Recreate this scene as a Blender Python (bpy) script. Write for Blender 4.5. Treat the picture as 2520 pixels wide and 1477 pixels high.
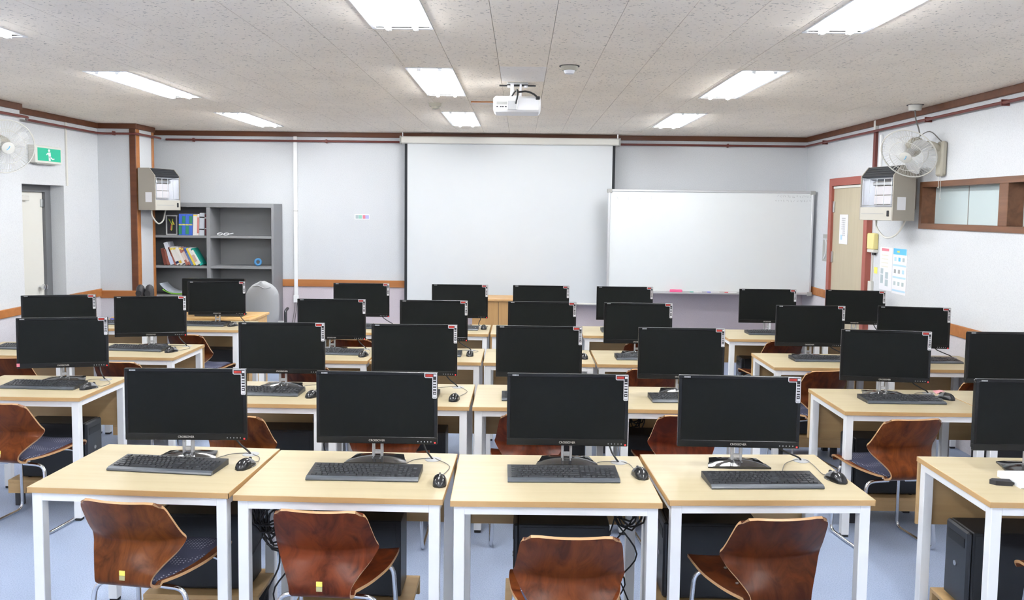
import bpy, bmesh, math, random
from mathutils import Vector, Matrix, Euler
random.seed(7)
R = math.radians
for o in list(bpy.data.objects):
    bpy.data.objects.remove(o, do_unlink=True)
SC = bpy.context.scene
COL = SC.collection

# ------------------------------------------------------------------ camera, world, exposure
CAM_H = 1.812
cam_d = bpy.data.cameras.new('camera'); cam = bpy.data.objects.new('camera', cam_d); COL.objects.link(cam)
cam_d.sensor_fit = 'HORIZONTAL'; cam_d.sensor_width = 36.0
cam_d.lens = 2034.0 / 2520.0 * 36.0
cam_d.shift_y = -78.5 / 2520.0
cam_d.clip_start = 0.05; cam_d.clip_end = 100
PITCH, YAW, ROLL = 0.07095, -0.01074, 0.01198
_M = Matrix(((1, 0, 0), (0, 0, -1), (0, 1, 0)))
_Ry = Matrix(((math.cos(YAW), 0, -math.sin(YAW)), (0, 1, 0), (math.sin(YAW), 0, math.cos(YAW))))
_Rx = Matrix(((1, 0, 0), (0, math.cos(PITCH), -math.sin(PITCH)), (0, math.sin(PITCH), math.cos(PITCH))))
_Rz = Matrix(((math.cos(ROLL), -math.sin(ROLL), 0), (math.sin(ROLL), math.cos(ROLL), 0), (0, 0, 1)))
_W = _Rz @ _Rx @ _Ry @ _M
_c = Matrix((_W[0], -_W[1], -_W[2])).transposed().to_4x4()
_c.translation = (0, 0, CAM_H)
cam.matrix_world = _c
SC.camera = cam
world = bpy.data.worlds.new('world'); SC.world = world
world.use_nodes = True
world.node_tree.nodes['Background'].inputs[0].default_value = (0.75, 0.85, 1.0, 1)
world.node_tree.nodes['Background'].inputs[1].default_value = 1.0
SC.view_settings.view_transform = 'Standard'
SC.view_settings.look = 'None'
SC.view_settings.exposure = 1.50
SC.view_settings.gamma = 1.0
SC.view_settings.use_curve_mapping = False
TUBE = 34.0          # strength of the fluorescent tubes

# ------------------------------------------------------------------ materials
def mat(name, col, rough=0.5, metal=0.0, spec=0.5, emit=None, trans=0.0, alpha=None):
    m = bpy.data.materials.new(name); m.use_nodes = True
    b = m.node_tree.nodes['Principled BSDF']
    b.inputs['Base Color'].default_value = (*col, 1)
    b.inputs['Roughness'].default_value = rough
    b.inputs['Metallic'].default_value = metal
    b.inputs['Specular IOR Level'].default_value = spec
    b.inputs['Transmission Weight'].default_value = trans
    if emit:
        b.inputs['Emission Color'].default_value = (*emit[0], 1); b.inputs['Emission Strength'].default_value = emit[1]
    return m

def N(m, t, **kw):
    n = m.node_tree.nodes.new(t)
    for k, v in kw.items():
        setattr(n, k, v)
    return n
def L(m, a, b): m.node_tree.links.new(a, b)
def bsdf(m): return m.node_tree.nodes['Principled BSDF']

def coords(m, scale, world_space=True, kind='Object'):
    mp = N(m, 'ShaderNodeMapping'); mp.inputs['Scale'].default_value = scale
    if world_space:
        g = N(m, 'ShaderNodeNewGeometry'); L(m, g.outputs['Position'], mp.inputs[0])
    else:
        g = N(m, 'ShaderNodeTexCoord'); L(m, g.outputs[kind], mp.inputs[0])
    return mp.outputs[0]

def noise(m, vec, scale, detail=2.0, rough=0.5, dist=0.0):
    n = N(m, 'ShaderNodeTexNoise'); n.inputs['Scale'].default_value = scale
    n.inputs['Detail'].default_value = detail; n.inputs['Roughness'].default_value = rough
    n.inputs['Distortion'].default_value = dist
    L(m, vec, n.inputs['Vector']); return n.outputs['Fac']

def ramp(m, fac, stops):
    r = N(m, 'ShaderNodeValToRGB'); e = r.color_ramp.elements
    while len(e) < len(stops): e.new(0.5)
    for i, (p, c) in enumerate(stops):
        e[i].position = p; e[i].color = (*c, 1)
    L(m, fac, r.inputs[0]); return r.outputs[0]

def mix(m, a, b, fac, mode='MIX'):
    x = N(m, 'ShaderNodeMix', data_type='RGBA', blend_type=mode)
    for sock, v in ((x.inputs['Factor'], fac), (x.inputs[6], a), (x.inputs[7], b)):
        if isinstance(v, (int, float)): sock.default_value = v
        elif isinstance(v, tuple): sock.default_value = (*v, 1)
        else: L(m, v, sock)
    return x.outputs[2]

def bump(m, fac, strength, dist=0.002):
    b = N(m, 'ShaderNodeBump'); b.inputs['Strength'].default_value = strength; b.inputs['Distance'].default_value = dist
    L(m, fac, b.inputs['Height']); L(m, b.outputs[0], bsdf(m).inputs['Normal'])

def lum(c, k): return tuple(min(1, x * k) for x in c)

def ceiling_mat(name, base, spot):
    m = mat(name, base, 0.95, spec=0.1)
    v = coords(m, (62, 70, 60))
    n1 = noise(m, v, 1.0, 1.2, 0.5, 0.5)
    big = noise(m, coords(m, (1, 1, 1)), 2.3, 2)
    c0 = ramp(m, big, [(0.3, lum(base, 0.97)), (0.7, lum(base, 1.03))])
    f = ramp(m, n1, [(0.64, (0, 0, 0)), (0.70, (1, 1, 1))])
    fac = N(m, 'ShaderNodeMath', operation='MULTIPLY'); L(m, f, fac.inputs[0]); fac.inputs[1].default_value = spot
    c = mix(m, c0, lum(base, 0.52), fac.outputs[0])
    L(m, c, bsdf(m).inputs['Base Color'])
    bump(m, n1, 0.25, 0.002)
    return m
M_CEIL = ceiling_mat('ceiling_fibre', (0.955, 0.875, 0.765), 0.9)
M_CEIL_NEW = ceiling_mat('ceiling_fibre_new', (0.94, 0.90, 0.86), 0.4)
M_CEIL_VOID = mat('ceiling_void', (0.30, 0.26, 0.22), 0.9)

def wall_mat(name, up, low, zsplit):
    m = mat(name, up, 0.85, spec=0.2)
    v = coords(m, (1, 1, 1))
    n = noise(m, v, 130.0, 3, 0.7)
    n2 = noise(m, v, 1.4, 2)
    g = N(m, 'ShaderNodeNewGeometry'); s = N(m, 'ShaderNodeSeparateXYZ'); L(m, g.outputs['Position'], s.inputs[0])
    gt = N(m, 'ShaderNodeMath', operation='GREATER_THAN'); L(m, s.outputs['Z'], gt.inputs[0]); gt.inputs[1].default_value = zsplit
    c = mix(m, low, up, gt.outputs[0])
    sp = ramp(m, n, [(0.3, (0.86, 0.86, 0.87)), (0.55, (1, 1, 1))])
    c = mix(m, c, sp, 1.0, 'MULTIPLY')
    lg = ramp(m, n2, [(0.3, (0.965, 0.965, 0.97)), (0.7, (1, 1, 1))])
    c = mix(m, c, lg, 1.0, 'MULTIPLY')
    L(m, c, bsdf(m).inputs['Base Color'])
    bump(m, n, 0.18, 0.001)
    return m
WALL_W = (0.665, 0.685, 0.705); WALL_P = (0.62, 0.555, 0.59)
M_WALL = wall_mat('wall_paper', WALL_W, WALL_P, 0.86)
M_WALL_L = wall_mat('wall_paper_left', WALL_W, (0.65, 0.63, 0.665), 0.80)
M_WALL_R = wall_mat('wall_paper_right', WALL_W, (0.66, 0.63, 0.65), 0.88)

def floor_mat():
    m = mat('floor_vinyl', (0.33, 0.38, 0.47), 0.38, spec=0.35)
    v = coords(m, (1, 1, 1))
    n = noise(m, v, 170, 3, 0.7); n2 = noise(m, v, 2.2, 3)
    c = ramp(m, n, [(0.32, (0.25, 0.315, 0.46)), (0.5, (0.355, 0.43, 0.585)), (0.7, (0.45, 0.52, 0.66))])
    lg = ramp(m, n2, [(0.3, (0.9, 0.9, 0.91)), (0.7, (1.05, 1.05, 1.05))])
    c = mix(m, c, lg, 1.0, 'MULTIPLY')
    L(m, c, bsdf(m).inputs['Base Color'])
    r = ramp(m, n2, [(0.3, (0.3, 0.3, 0.3)), (0.7, (0.48, 0.48, 0.48))]); L(m, r, bsdf(m).inputs['Roughness'])
    return m
M_FLOOR = floor_mat()

def wood_mat(name, c1, c2, scale, rough, axis='x', spec=0.4, colour_from_object=False, ring=0.0):
    m = mat(name, c1, rough, spec=spec)
    s = {'x': (1.2, 22, 22), 'z': (22, 22, 1.6), 'y': (22, 1.2, 22)}[axis]
    v = coords(m, tuple(x * scale for x in s), False)
    if colour_from_object or ring:
        oi = N(m, 'ShaderNodeObjectInfo')
        ad = N(m, 'ShaderNodeVectorMath', operation='ADD'); L(m, v, ad.inputs[0])
        sc = N(m, 'ShaderNodeMath', operation='MULTIPLY'); L(m, oi.outputs['Random'], sc.inputs[0]); sc.inputs[1].default_value = 40
        L(m, sc.outputs[0], ad.inputs[1]); v = ad.outputs[0]
    n = noise(m, v, 1.0, 4, 0.6, 0.6 + ring)
    c = ramp(m, n, [(0.3, c2), (0.62, c1)])
    if colour_from_object:
        c = mix(m, c, oi.outputs['Color'], 1.0, 'MULTIPLY')
    L(m, c, bsdf(m).inputs['Base Color'])
    return m
M_MAPLE = wood_mat('maple_laminate', (0.48, 0.41, 0.265), (0.445, 0.37, 0.23), 1.0, 0.42)
M_MAPLE_EDGE = mat('maple_edge_band', (0.53, 0.335, 0.145), 0.5)
M_PANEL = wood_mat('panel_laminate', (0.50, 0.335, 0.16), (0.45, 0.29, 0.13), 1.0, 0.5)
M_CHAIR = wood_mat('chair_plywood', (0.140, 0.040, 0.010), (0.042, 0.010, 0.004), 0.55, 0.30, 'z', 0.14, True, 0.7)
M_PLY_EDGE = mat('plywood_edge', (0.42, 0.24, 0.11), 0.5)
M_TRIM = wood_mat('trim_brown', (0.14, 0.048, 0.020), (0.10, 0.034, 0.015), 0.7, 0.45)
M_RAIL = wood_mat('rail_brown', (0.42, 0.165, 0.05), (0.34, 0.125, 0.035), 0.7, 0.45)
M_WINWOOD = wood_mat('window_wood', (0.19, 0.085, 0.042), (0.12, 0.052, 0.026), 0.7, 0.45, 'y')
M_PIPE = mat('pipe_red_brown', (0.15, 0.035, 0.028), 0.45)
M_WHITE = mat('white_steel', (0.92, 0.93, 0.93), 0.4)
M_BLACKCAP = mat('black_rubber', (0.012, 0.012, 0.013), 0.6)
M_MON = mat('monitor_gloss_black', (0.012, 0.013, 0.014), 0.22, spec=0.3)
M_SCREEN = mat('screen_dark', (0.008, 0.0095, 0.0095), 0.5, spec=0.14)
M_BASE = mat('base_gloss_black', (0.012, 0.012, 0.014), 0.07, spec=0.7)
M_CLEAR = mat('clear_plastic', (0.80, 0.80, 0.80), 0.08, spec=0.6, trans=0.55)
M_STICK = mat('sticker_white', (0.68, 0.68, 0.70), 0.5)
M_STICK_RED = mat('sticker_red', (0.42, 0.03, 0.02), 0.5)
M_INK = mat('ink_black', (0.02, 0.02, 0.025), 0.6)
M_GREYINK = mat('ink_grey', (0.35, 0.36, 0.37), 0.6)
M_LOGO = mat('logo_silver', (0.62, 0.60, 0.55), 0.4)
M_LED = mat('led_red', (0.6, 0.01, 0.01), 0.4, emit=((1.0, 0.03, 0.03), 0.9))
M_KB = mat('keyboard_black', (0.022, 0.023, 0.026), 0.4)
M_KEY = mat('key_black', (0.028, 0.030, 0.034), 0.35)
M_KBLIP = mat('keyboard_lip', (0.075, 0.085, 0.10), 0.3, spec=0.6)
M_KBW = mat('keyboard_white', (0.78, 0.80, 0.83), 0.4)
M_MOUSE = mat('mouse_black', (0.016, 0.016, 0.018), 0.18, spec=0.6)
M_MOUSE2 = mat('mouse_grey', (0.13, 0.135, 0.145), 0.3)
M_CABLE = mat('cable_black', (0.012, 0.012, 0.013), 0.5)
M_CABLE_G = mat('cable_grey', (0.14, 0.13, 0.12), 0.5)
M_GROM = mat('grommet_grey', (0.36, 0.365, 0.375), 0.45)
M_TOWER = mat('tower_black', (0.010, 0.0105, 0.012), 0.4, spec=0.4)
M_TOWER_F = mat('tower_front', (0.02, 0.022, 0.026), 0.3)
M_CHROME = mat('chrome', (0.72, 0.73, 0.75), 0.12, metal=1.0)
M_STEEL = mat('brushed_steel', (0.55, 0.56, 0.57), 0.3, metal=1.0)
def pad_mat():
    m = mat('seat_pad_navy', (0.055, 0.06, 0.10), 0.9, spec=0.1)
    v = N(m, 'ShaderNodeTexVoronoi'); v.inputs['Scale'].default_value = 75; v.inputs['Randomness'].default_value = 0.0
    L(m, coords(m, (1, 1.0, 1), False), v.inputs['Vector'])
    c = ramp(m, v.outputs['Distance'], [(0.18, (0.30, 0.31, 0.38)), (0.30, (0.055, 0.058, 0.095))])
    L(m, c, bsdf(m).inputs['Base Color']); return m
M_PAD = pad_mat()
M_TUBE = mat('fluorescent_tube', (1, 1, 1), 0.4, emit=((0.97, 0.985, 1.0), TUBE))
M_FIX = mat('fixture_white', (0.86, 0.87, 0.88), 0.35)
M_SCRCLOTH = mat('screen_cloth', (0.655, 0.68, 0.695), 0.9, spec=0.1)
M_SCRBLACK = mat('screen_border_black', (0.015, 0.018, 0.022), 0.8)
M_CREAM = mat('cream_metal', (0.68, 0.67, 0.62), 0.4)
M_BOARD = mat('whiteboard_enamel', (0.745, 0.775, 0.78), 0.25, spec=0.4)
M_ALU = mat('aluminium', (0.66, 0.67, 0.68), 0.35, metal=0.6)
M_GREYPL = mat('grey_plastic', (0.38, 0.38, 0.36), 0.5)
M_PINK = mat('eraser_pink', (0.75, 0.10, 0.25), 0.6)
M_SHELF = mat('shelf_grey_steel', (0.235, 0.24, 0.25), 0.45)
M_BEIGE = mat('heater_beige', (0.36, 0.33, 0.28), 0.45)
M_BEIGE2 = mat('heater_front_beige', (0.50, 0.48, 0.425), 0.45)
M_DARKV = mat('vent_dark', (0.03, 0.033, 0.038), 0.4)
M_REFL = mat('heater_reflector', (0.42, 0.44, 0.48), 0.3, metal=0.6)
M_CERAM = mat('ceramic_plaque', (0.62, 0.60, 0.62), 0.8)
M_FAN = mat('fan_cream', (0.43, 0.405, 0.33), 0.5)
M_FANW = mat('fan_guard_white', (0.60, 0.60, 0.56), 0.5)
def blade_mat():
    m = mat('fan_blade_clear', (0.85, 0.86, 0.87), 0.3); bsdf(m).inputs['Alpha'].default_value = 0.38; return m
M_BLADE = blade_mat()
M_DOOR_L = mat('door_cream', (0.76, 0.755, 0.70), 0.45)
M_DOORFR = mat('door_frame_grey', (0.14, 0.145, 0.155), 0.5)
M_DOOR_R = wood_mat('door_beige', (0.50, 0.44, 0.315), (0.46, 0.40, 0.285), 0.8, 0.5, 'z')
M_DOORRED = mat('door_frame_red', (0.34, 0.095, 0.07), 0.5)
def glass_mat():
    m = mat('frosted_glass', (0.60, 0.70, 0.71), 0.35, spec=0.5, trans=0.12); return m  # pale base colour stands in for corridor light coming through the panes
M_FROST = glass_mat()
M_GREEN = mat('sign_green', (0.01, 0.30, 0.18), 0.4, emit=((0.02, 0.42, 0.26), 0.18))
M_PAPER = mat('paper_white', (0.82, 0.82, 0.85), 0.8)
M_SKY = mat('print_cyan', (0.12, 0.50, 0.80), 0.7)
M_PALEBLUE = mat('print_pale_blue', (0.45, 0.66, 0.80), 0.7)
M_ROSE = mat('print_rose', (0.70, 0.22, 0.28), 0.7)
M_TEAL = mat('print_grey_teal', (0.42, 0.50, 0.52), 0.7)
M_YELLOW = mat('yellow_plastic', (0.80, 0.70, 0.30), 0.5)
M_LEMON = mat('note_yellow', (0.85, 0.78, 0.15), 0.7)
M_PROJ = mat('projector_white', (0.80, 0.80, 0.81), 0.35)
M_FABRIC = mat('office_chair_grey', (0.40, 0.41, 0.42), 0.95, spec=0.1)
M_DARKPL = mat('dark_plastic', (0.03, 0.03, 0.035), 0.5)
M_ORANGEW = wood_mat('teacher_desk_wood', (0.66, 0.42, 0.18), (0.56, 0.34, 0.13), 1.0, 0.4)
M_LECT = wood_mat('lectern_wood', (0.48, 0.29, 0.12), (0.42, 0.24, 0.10), 1.0, 0.45, 'z')

# ------------------------------------------------------------------ mesh building
class MB:
    def __init__(s): s.v = []; s.f = []; s.m = []; s.mi = 0
    def add(s, vs, fs):
        b = len(s.v); s.v += [tuple(v) for v in vs]
        for f in fs: s.f.append([b + i for i in f]); s.m.append(s.mi)
        return s
    def box(s, x0, x1, y0, y1, z0, z1):
        return s.add([(x0, y0, z0), (x1, y0, z0), (x1, y1, z0), (x0, y1, z0), (x0, y0, z1), (x1, y0, z1), (x1, y1, z1), (x0, y1, z1)],
                     [(0, 3, 2, 1), (4, 5, 6, 7), (0, 1, 5, 4), (1, 2, 6, 5), (2, 3, 7, 6), (3, 0, 4, 7)])
    def cbox(s, x0, x1, y0, y1, z0, z1, c=0.003):
        c = min(c, (x1 - x0) * .45, (y1 - y0) * .45, (z1 - z0) * .45)
        X = (x0, x1); Y = (y0, y1); Z = (z0, z1); vs = []; ix = {}
        for i in (0, 1):
            for j in (0, 1):
                for k in (0, 1):
                    a = X[i] + (c if i == 0 else -c); b = Y[j] + (c if j == 0 else -c); d = Z[k] + (c if k == 0 else -c)
                    for q, p in enumerate(((X[i], b, d), (a, Y[j], d), (a, b, Z[k]))):
                        ix[i, j, k, q] = len(vs); vs.append(p)
        fs = []
        for i in (0, 1): fs.append([ix[i, 0, 0, 0], ix[i, 1, 0, 0], ix[i, 1, 1, 0], ix[i, 0, 1, 0]])
        for j in (0, 1): fs.append([ix[0, j, 0, 1], ix[1, j, 0, 1], ix[1, j, 1, 1], ix[0, j, 1, 1]])
        for k in (0, 1): fs.append([ix[0, 0, k, 2], ix[1, 0, k, 2], ix[1, 1, k, 2], ix[0, 1, k, 2]])
        for i in (0, 1):
            for j in (0, 1): fs.append([ix[i, j, 0, 0], ix[i, j, 1, 0], ix[i, j, 1, 1], ix[i, j, 0, 1]])
            for k in (0, 1): fs.append([ix[i, 0, k, 0], ix[i, 1, k, 0], ix[i, 1, k, 2], ix[i, 0, k, 2]])
        for j in (0, 1):
            for k in (0, 1): fs.append([ix[0, j, k, 1], ix[1, j, k, 1], ix[1, j, k, 2], ix[0, j, k, 2]])
        for i in (0, 1):
            for j in (0, 1):
                for k in (0, 1): fs.append([ix[i, j, k, 0], ix[i, j, k, 1], ix[i, j, k, 2]])
        return s.add(vs, fs)
    def prism(s, poly, a, b, axis='z'):
        """extrude a 2D polygon from a to b along axis; poly coords are the other two axes in order"""
        def P(u, v, w): return {'z': (u, v, w), 'y': (u, w, v), 'x': (w, u, v)}[axis]
        n = len(poly); vs = [P(u, v, a) for u, v in poly] + [P(u, v, b) for u, v in poly]
        fs = [list(range(n))[::-1], list(range(n, 2 * n))] + [[i, (i + 1) % n, n + (i + 1) % n, n + i] for i in range(n)]
        return s.add(vs, fs)
    def tube(s, pts, r, n=8, caps=True, closed=False):
        pts = [Vector(p) for p in pts]; m = len(pts); rings = []
        up = None
        for i, p in enumerate(pts):
            if closed: t = (pts[(i + 1) % m] - pts[i - 1])
            else: t = pts[min(i + 1, m - 1)] - pts[max(i - 1, 0)]
            if t.length < 1e-9: t = Vector((0, 0, 1))
            t.normalize()
            if up is None:
                up = Vector((0, 0, 1)) if abs(t.z) < 0.9 else Vector((1, 0, 0))
            a = up - t * up.dot(t)
            if a.length < 1e-6: a = t.orthogonal()
            a.normalize(); up = a; b = t.cross(a)
            rr = r[i] if isinstance(r, (list, tuple)) else r
            rings.append([p + (a * math.cos(2 * math.pi * k / n) + b * math.sin(2 * math.pi * k / n)) * rr for k in range(n)])
        vs = [v for ring in rings for v in ring]; fs = []
        for i in range(m if closed else m - 1):
            j = (i + 1) % m
            for k in range(n): fs.append([i * n + k, i * n + (k + 1) % n, j * n + (k + 1) % n, j * n + k])
        if caps and not closed:
            fs.append(list(range(n))[::-1]); fs.append([(m - 1) * n + k for k in range(n)])
        return s.add(vs, fs)
    def lathe(s, prof, n=20, c=(0, 0, 0), axis='z'):
        """prof: list of (radius, height)"""
        vs = []; fs = []
        for r, h in prof:
            for k in range(n):
                a = 2 * math.pi * k / n; u, v = r * math.cos(a), r * math.sin(a)
                p = {'z': (u, v, h), 'y': (u, h, v), 'x': (h, u, v)}[axis]
                vs.append((p[0] + c[0], p[1] + c[1], p[2] + c[2]))
        m = len(prof)
        for i in range(m - 1):
            for k in range(n): fs.append([i * n + k, i * n + (k + 1) % n, (i + 1) * n + (k + 1) % n, (i + 1) * n + k])
        fs.append(list(range(n))[::-1]); fs.append([(m - 1) * n + k for k in range(n)])
        return s.add(vs, fs)
    def xf(s, M):
        s.v = [tuple(M @ Vector(v)) for v in s.v]; return s
    def mesh(s, name, mats, smooth=None):
        me = bpy.data.meshes.new(name); me.from_pydata(s.v, [], s.f)
        if not isinstance(mats, (list, tuple)): mats = [mats]
        for m in mats: me.materials.append(m)
        if len(mats) > 1: me.polygons.foreach_set('material_index', s.m)
        bm = bmesh.new(); bm.from_mesh(me); bmesh.ops.recalc_face_normals(bm, faces=bm.faces); bm.to_mesh(me); bm.free()
        if smooth is not None:
            me.polygons.foreach_set('use_smooth', [True] * len(me.polygons)); me.set_sharp_from_angle(angle=R(smooth))
        me.update(); return me

def fillet(pts, rad, n=5):
    pts = [Vector(p) for p in pts]; out = [pts[0]]
    for i in range(1, len(pts) - 1):
        a, b, c = pts[i - 1], pts[i], pts[i + 1]
        d1 = (a - b); d2 = (c - b); r = min(rad, d1.length * .45, d2.length * .45)
        p = b + d1.normalized() * r; q = b + d2.normalized() * r
        for k in range(n + 1):
            t = k / n; out.append(p * (1 - t) ** 2 + b * 2 * t * (1 - t) + q * t * t)
    out.append(pts[-1]); return out

def curve_pts(pts, n=6):
    """Catmull-Rom through the points"""
    P = [Vector(p) for p in pts]; P = [2 * P[0] - P[1]] + P + [2 * P[-1] - P[-2]]; out = []
    for i in range(1, len(P) - 2):
        for k in range(n):
            t = k / n
            out.append(0.5 * (2 * P[i] + (P[i + 1] - P[i - 1]) * t + (2 * P[i - 1] - 5 * P[i] + 4 * P[i + 1] - P[i + 2]) * t * t + (3 * P[i] - P[i - 1] - 3 * P[i + 1] + P[i + 2]) * t ** 3))
    out.append(P[-2]); return out

def link(name, me, parent=None, loc=(0, 0, 0), rz=0.0):
    o = bpy.data.objects.new(name, me); COL.objects.link(o)
    o.location = loc; o.rotation_euler = (0, 0, rz)
    if parent is not None: o.parent = parent
    return o
def tag(o, label=None, cat=None, group=None, kind=None):
    if label: o['label'] = label
    if cat: o['category'] = cat
    if group: o['group'] = group
    if kind: o['kind'] = kind
    return o
def thing(name, label, cat, loc=(0, 0, 0), rz=0.0, group=None):
    return tag(link(name, None, None, loc, rz), label, cat, group)
def struct(name, mb, m, parent=None, label=None, smooth=None):
    o = link(name, mb.mesh(name, m, smooth), parent)
    if parent is None: o['kind'] = 'structure'
    if label: o['label'] = label
    return o
class Proto:
    def __init__(s): s.parts = []
    def add(s, name, mb, m=None, parent=None, smooth=None, label=None, kind=None, loc=(0, 0, 0)):
        me = mb.mesh(name, m, smooth) if isinstance(mb, MB) else mb
        s.parts.append((name, me, parent, label, kind, loc)); return len(s.parts) - 1
    def spawn(s, name, label, cat, loc, rz=0.0, group=None, skip=()):
        root = thing(name, label, cat, loc, rz, group); made = []
        for n, me, par, lab, kind, l in s.parts:
            if n in skip: made.append(None); continue
            o = link(n, me, root if par is None else made[par], l); made.append(o)
            if lab: o['label'] = lab
            if kind: o['kind'] = kind
        return root, made
def single(name, mb, m, label, cat, loc=(0, 0, 0), rz=0.0, group=None, smooth=None):
    return tag(link(name, mb.mesh(name, m, smooth), None, loc, rz), label, cat, group)
def text_mesh(txt, size, m, extrude=0.0003):
    cu = bpy.data.curves.new('lettering', 'FONT'); cu.body = txt; cu.size = size; cu.extrude = extrude
    cu.align_x = 'CENTER'; cu.align_y = 'CENTER'
    ob = bpy.data.objects.new('lettering', cu); COL.objects.link(ob)
    dg = bpy.context.evaluated_depsgraph_get(); me = bpy.data.meshes.new_from_object(ob.evaluated_get(dg))
    bpy.data.objects.remove(ob, do_unlink=True)
    me.transform(Matrix.Rotation(R(90), 4, 'X')); me.materials.clear(); me.materials.append(m); return me

# ------------------------------------------------------------------ room shell
XL_NEAR, XL, XR, YB, YR, ZC = -4.55, -4.72, 3.41, 10.0, -2.2, 2.709
TOP = 2.86
struct('floor', MB().box(-5.2, XR + .3, YR - .1, YB + .2, -0.1, 0), M_FLOOR)
ceiling = struct('ceiling', MB().box(-5.2, XR + .3, YR - .1, YB + .2, ZC + .1, TOP), M_CEIL_VOID)
struct('wall_back', MB().box(-5.2, XR + .3, YB, YB + .15, 0, ZC + .1), M_WALL)
struct('wall_rear', MB().box(-5.2, XR + .3, YR - .1, YR, 0, ZC + .1), M_WALL)
wl = MB()
wl.box(-5.1, XL_NEAR, YR, 7.5, 0, ZC + .1)
wl.box(-5.1, XL, 7.5, 7.66, 0, ZC + .1)
wl.box(-5.1, XL, 7.66, 8.50, 2.0, ZC + .1)
wl.box(-5.1, -4.93, 7.66, 8.50, 0, 2.0)
wl.box(-5.1, XL, 8.50, YB, 0, ZC + .1)
struct('wall_left', wl, M_WALL_L)
PX, PY0, PY1 = -4.30, 9.2, 9.65
struct('wall_pillar', MB().box(XL, PX, PY0, PY1, 0, ZC + .1), M_WALL_L)
WY0, WY1, WZ0, WZ1 = 3.4, 7.12, 1.69, 2.085      # high corridor window in the right wall
wr = MB()
wr.box(XR, XR + .2, YR, WY0, 0, ZC + .1); wr.box(XR, XR + .2, WY1, YB, 0, ZC + .1)
wr.box(XR, XR + .2, WY0, WY1, 0, WZ0); wr.box(XR, XR + .2, WY0, WY1, WZ1, ZC + .1)
struct('wall_right', wr, M_WALL_R)

# ceiling tiles, 300 x 600 mm, staggered; light fittings cut out
FIX_L, FIX_W = 1.30, 0.305
fix = []                       # x0, x1, y0, y1
for y1 in (4.21, 6.65, 9.03):
    fix.append((-.757, -.757 + FIX_W, y1 - FIX_L, y1, 'middle'))
for y1 in (4.50, 6.92, 9.30):
    fix.append((-2.975, -2.975 + FIX_W, y1 - FIX_L, y1, 'left'))
for y1 in (4.21, 6.63, 8.96):
    fix.append((1.385, 1.385 + FIX_W, y1 - FIX_L, y1, 'right'))
for y1 in (1.77, -0.67):  # rows out of view behind the camera, added to light the room
    for x in (-.765, -2.975, 1.385): fix.append((x, x + FIX_W, y1 - FIX_L, y1, 'rear'))

def subtract(rects, f):
    out = []
    for (a, b, c, d) in rects:
        if f[1] <= a or f[0] >= b or f[3] <= c or f[2] >= d: out.append((a, b, c, d)); continue
        x0, x1 = max(a, f[0]), min(b, f[1])
        if a < x0: out.append((a, x0, c, d))
        if x1 < b: out.append((x1, b, c, d))
        if c < f[2]: out.append((x0, x1, c, f[2]))
        if f[3] < d: out.append((x0, x1, f[3], d))
    return [r for r in out if r[1] - r[0] > .004 and r[3] - r[2] > .004]
tiles = []
k0 = math.floor((XL_NEAR - .4 + .152) / .3)
for k in range(k0, 13):
    xa, xb = -.152 + .3 * k, -.152 + .3 * (k + 1)
    if xa >= XR: break
    off = 4.38 if k % 2 else 4.08
    j = -13
    while off + .6 * j < YB:
        ya, yb = off + .6 * j, off + .6 * (j + 1); j += 1
        if yb <= YR: continue
        rs = [(max(xa, -4.9), min(xb, XR), max(ya, YR), min(yb, YB))]
        if rs[0][1] - rs[0][0] < .02: continue
        for f in fix: rs = subtract(rs, (f[0] - .0005, f[1] + .0005, f[2] - .0005, f[3] + .0005))
        tiles += rs
def in_view(t):
    cx_, cy_ = (t[0] + t[1]) / 2, (t[2] + t[3]) / 2
    if t[3] < 3.2: return 0
    if abs(cx_) / cy_ > 0.68: return 0
    return (t[1] - t[0]) * (t[3] - t[2]) / cy_ ** 3
tiles.sort(key=in_view, reverse=True)
G = .0010
rest = MB(); cache = {}
for i, (a, b, c, d) in enumerate(tiles):
    if i < 290 and in_view((a, b, c, d)) > 0:
        w, h = round(b - a, 3), round(d - c, 3)
        new = a < 0.0 < b and 5.2 < (c + d) / 2 < 5.9
        key = (w, h, new)
        if key not in cache:
            cache[key] = MB().cbox(-w / 2 + G, w / 2 - G, -h / 2 + G, h / 2 - G, 0, .012, .0008).mesh('ceiling_tile', M_CEIL_NEW if new else M_CEIL)
        link('ceiling_tile', cache[key], ceiling, ((a + b) / 2, (c + d) / 2, ZC))
    else:
        rest.box(a + G, b - G, c + G, d - G, ZC, ZC + .012)
tag(link('ceiling_tile_field', rest.mesh('ceiling_tile_field', M_CEIL), ceiling), kind='stuff')

# crown moulding, red-brown conduit, chair rail, posts
def strip(n, x0, x1, y0, y1, z0, z1, m, c=.004):
    return struct(n, MB().cbox(x0, x1, y0, y1, z0, z1, c), m)
CZ0, CZ1 = 2.652, ZC
ti = [0]
def trim(x0, x1, y0, y1, z0, z1, m):
    ti[0] += 1; return strip('trim_%d' % ti[0], x0, x1, y0, y1, z0, z1, m)
trim(XL, XR, YB - .03, YB, CZ0, CZ1, M_TRIM)
trim(XR - .03, XR, YR, YB - .03, CZ0, CZ1, M_TRIM)
trim(XL_NEAR, XL_NEAR + .03, YR, 7.5, CZ0, CZ1, M_TRIM)
trim(XL, XL + .03, 7.5, PY0, CZ0, CZ1, M_TRIM)
trim(XL, PX + .03, PY0 - .03, PY0, CZ0, CZ1, M_TRIM)
trim(PX, PX + .03, PY0, PY1, CZ0, CZ1, M_TRIM)
trim(-4.55, -1.33, YB - .018, YB, .846, .932, M_RAIL)
trim(1.1, XR, YB - .018, YB, .846, .932, M_RAIL)
trim(XR - .018, XR, 9.14, YB - .02, .866, .955, M_RAIL)
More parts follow.
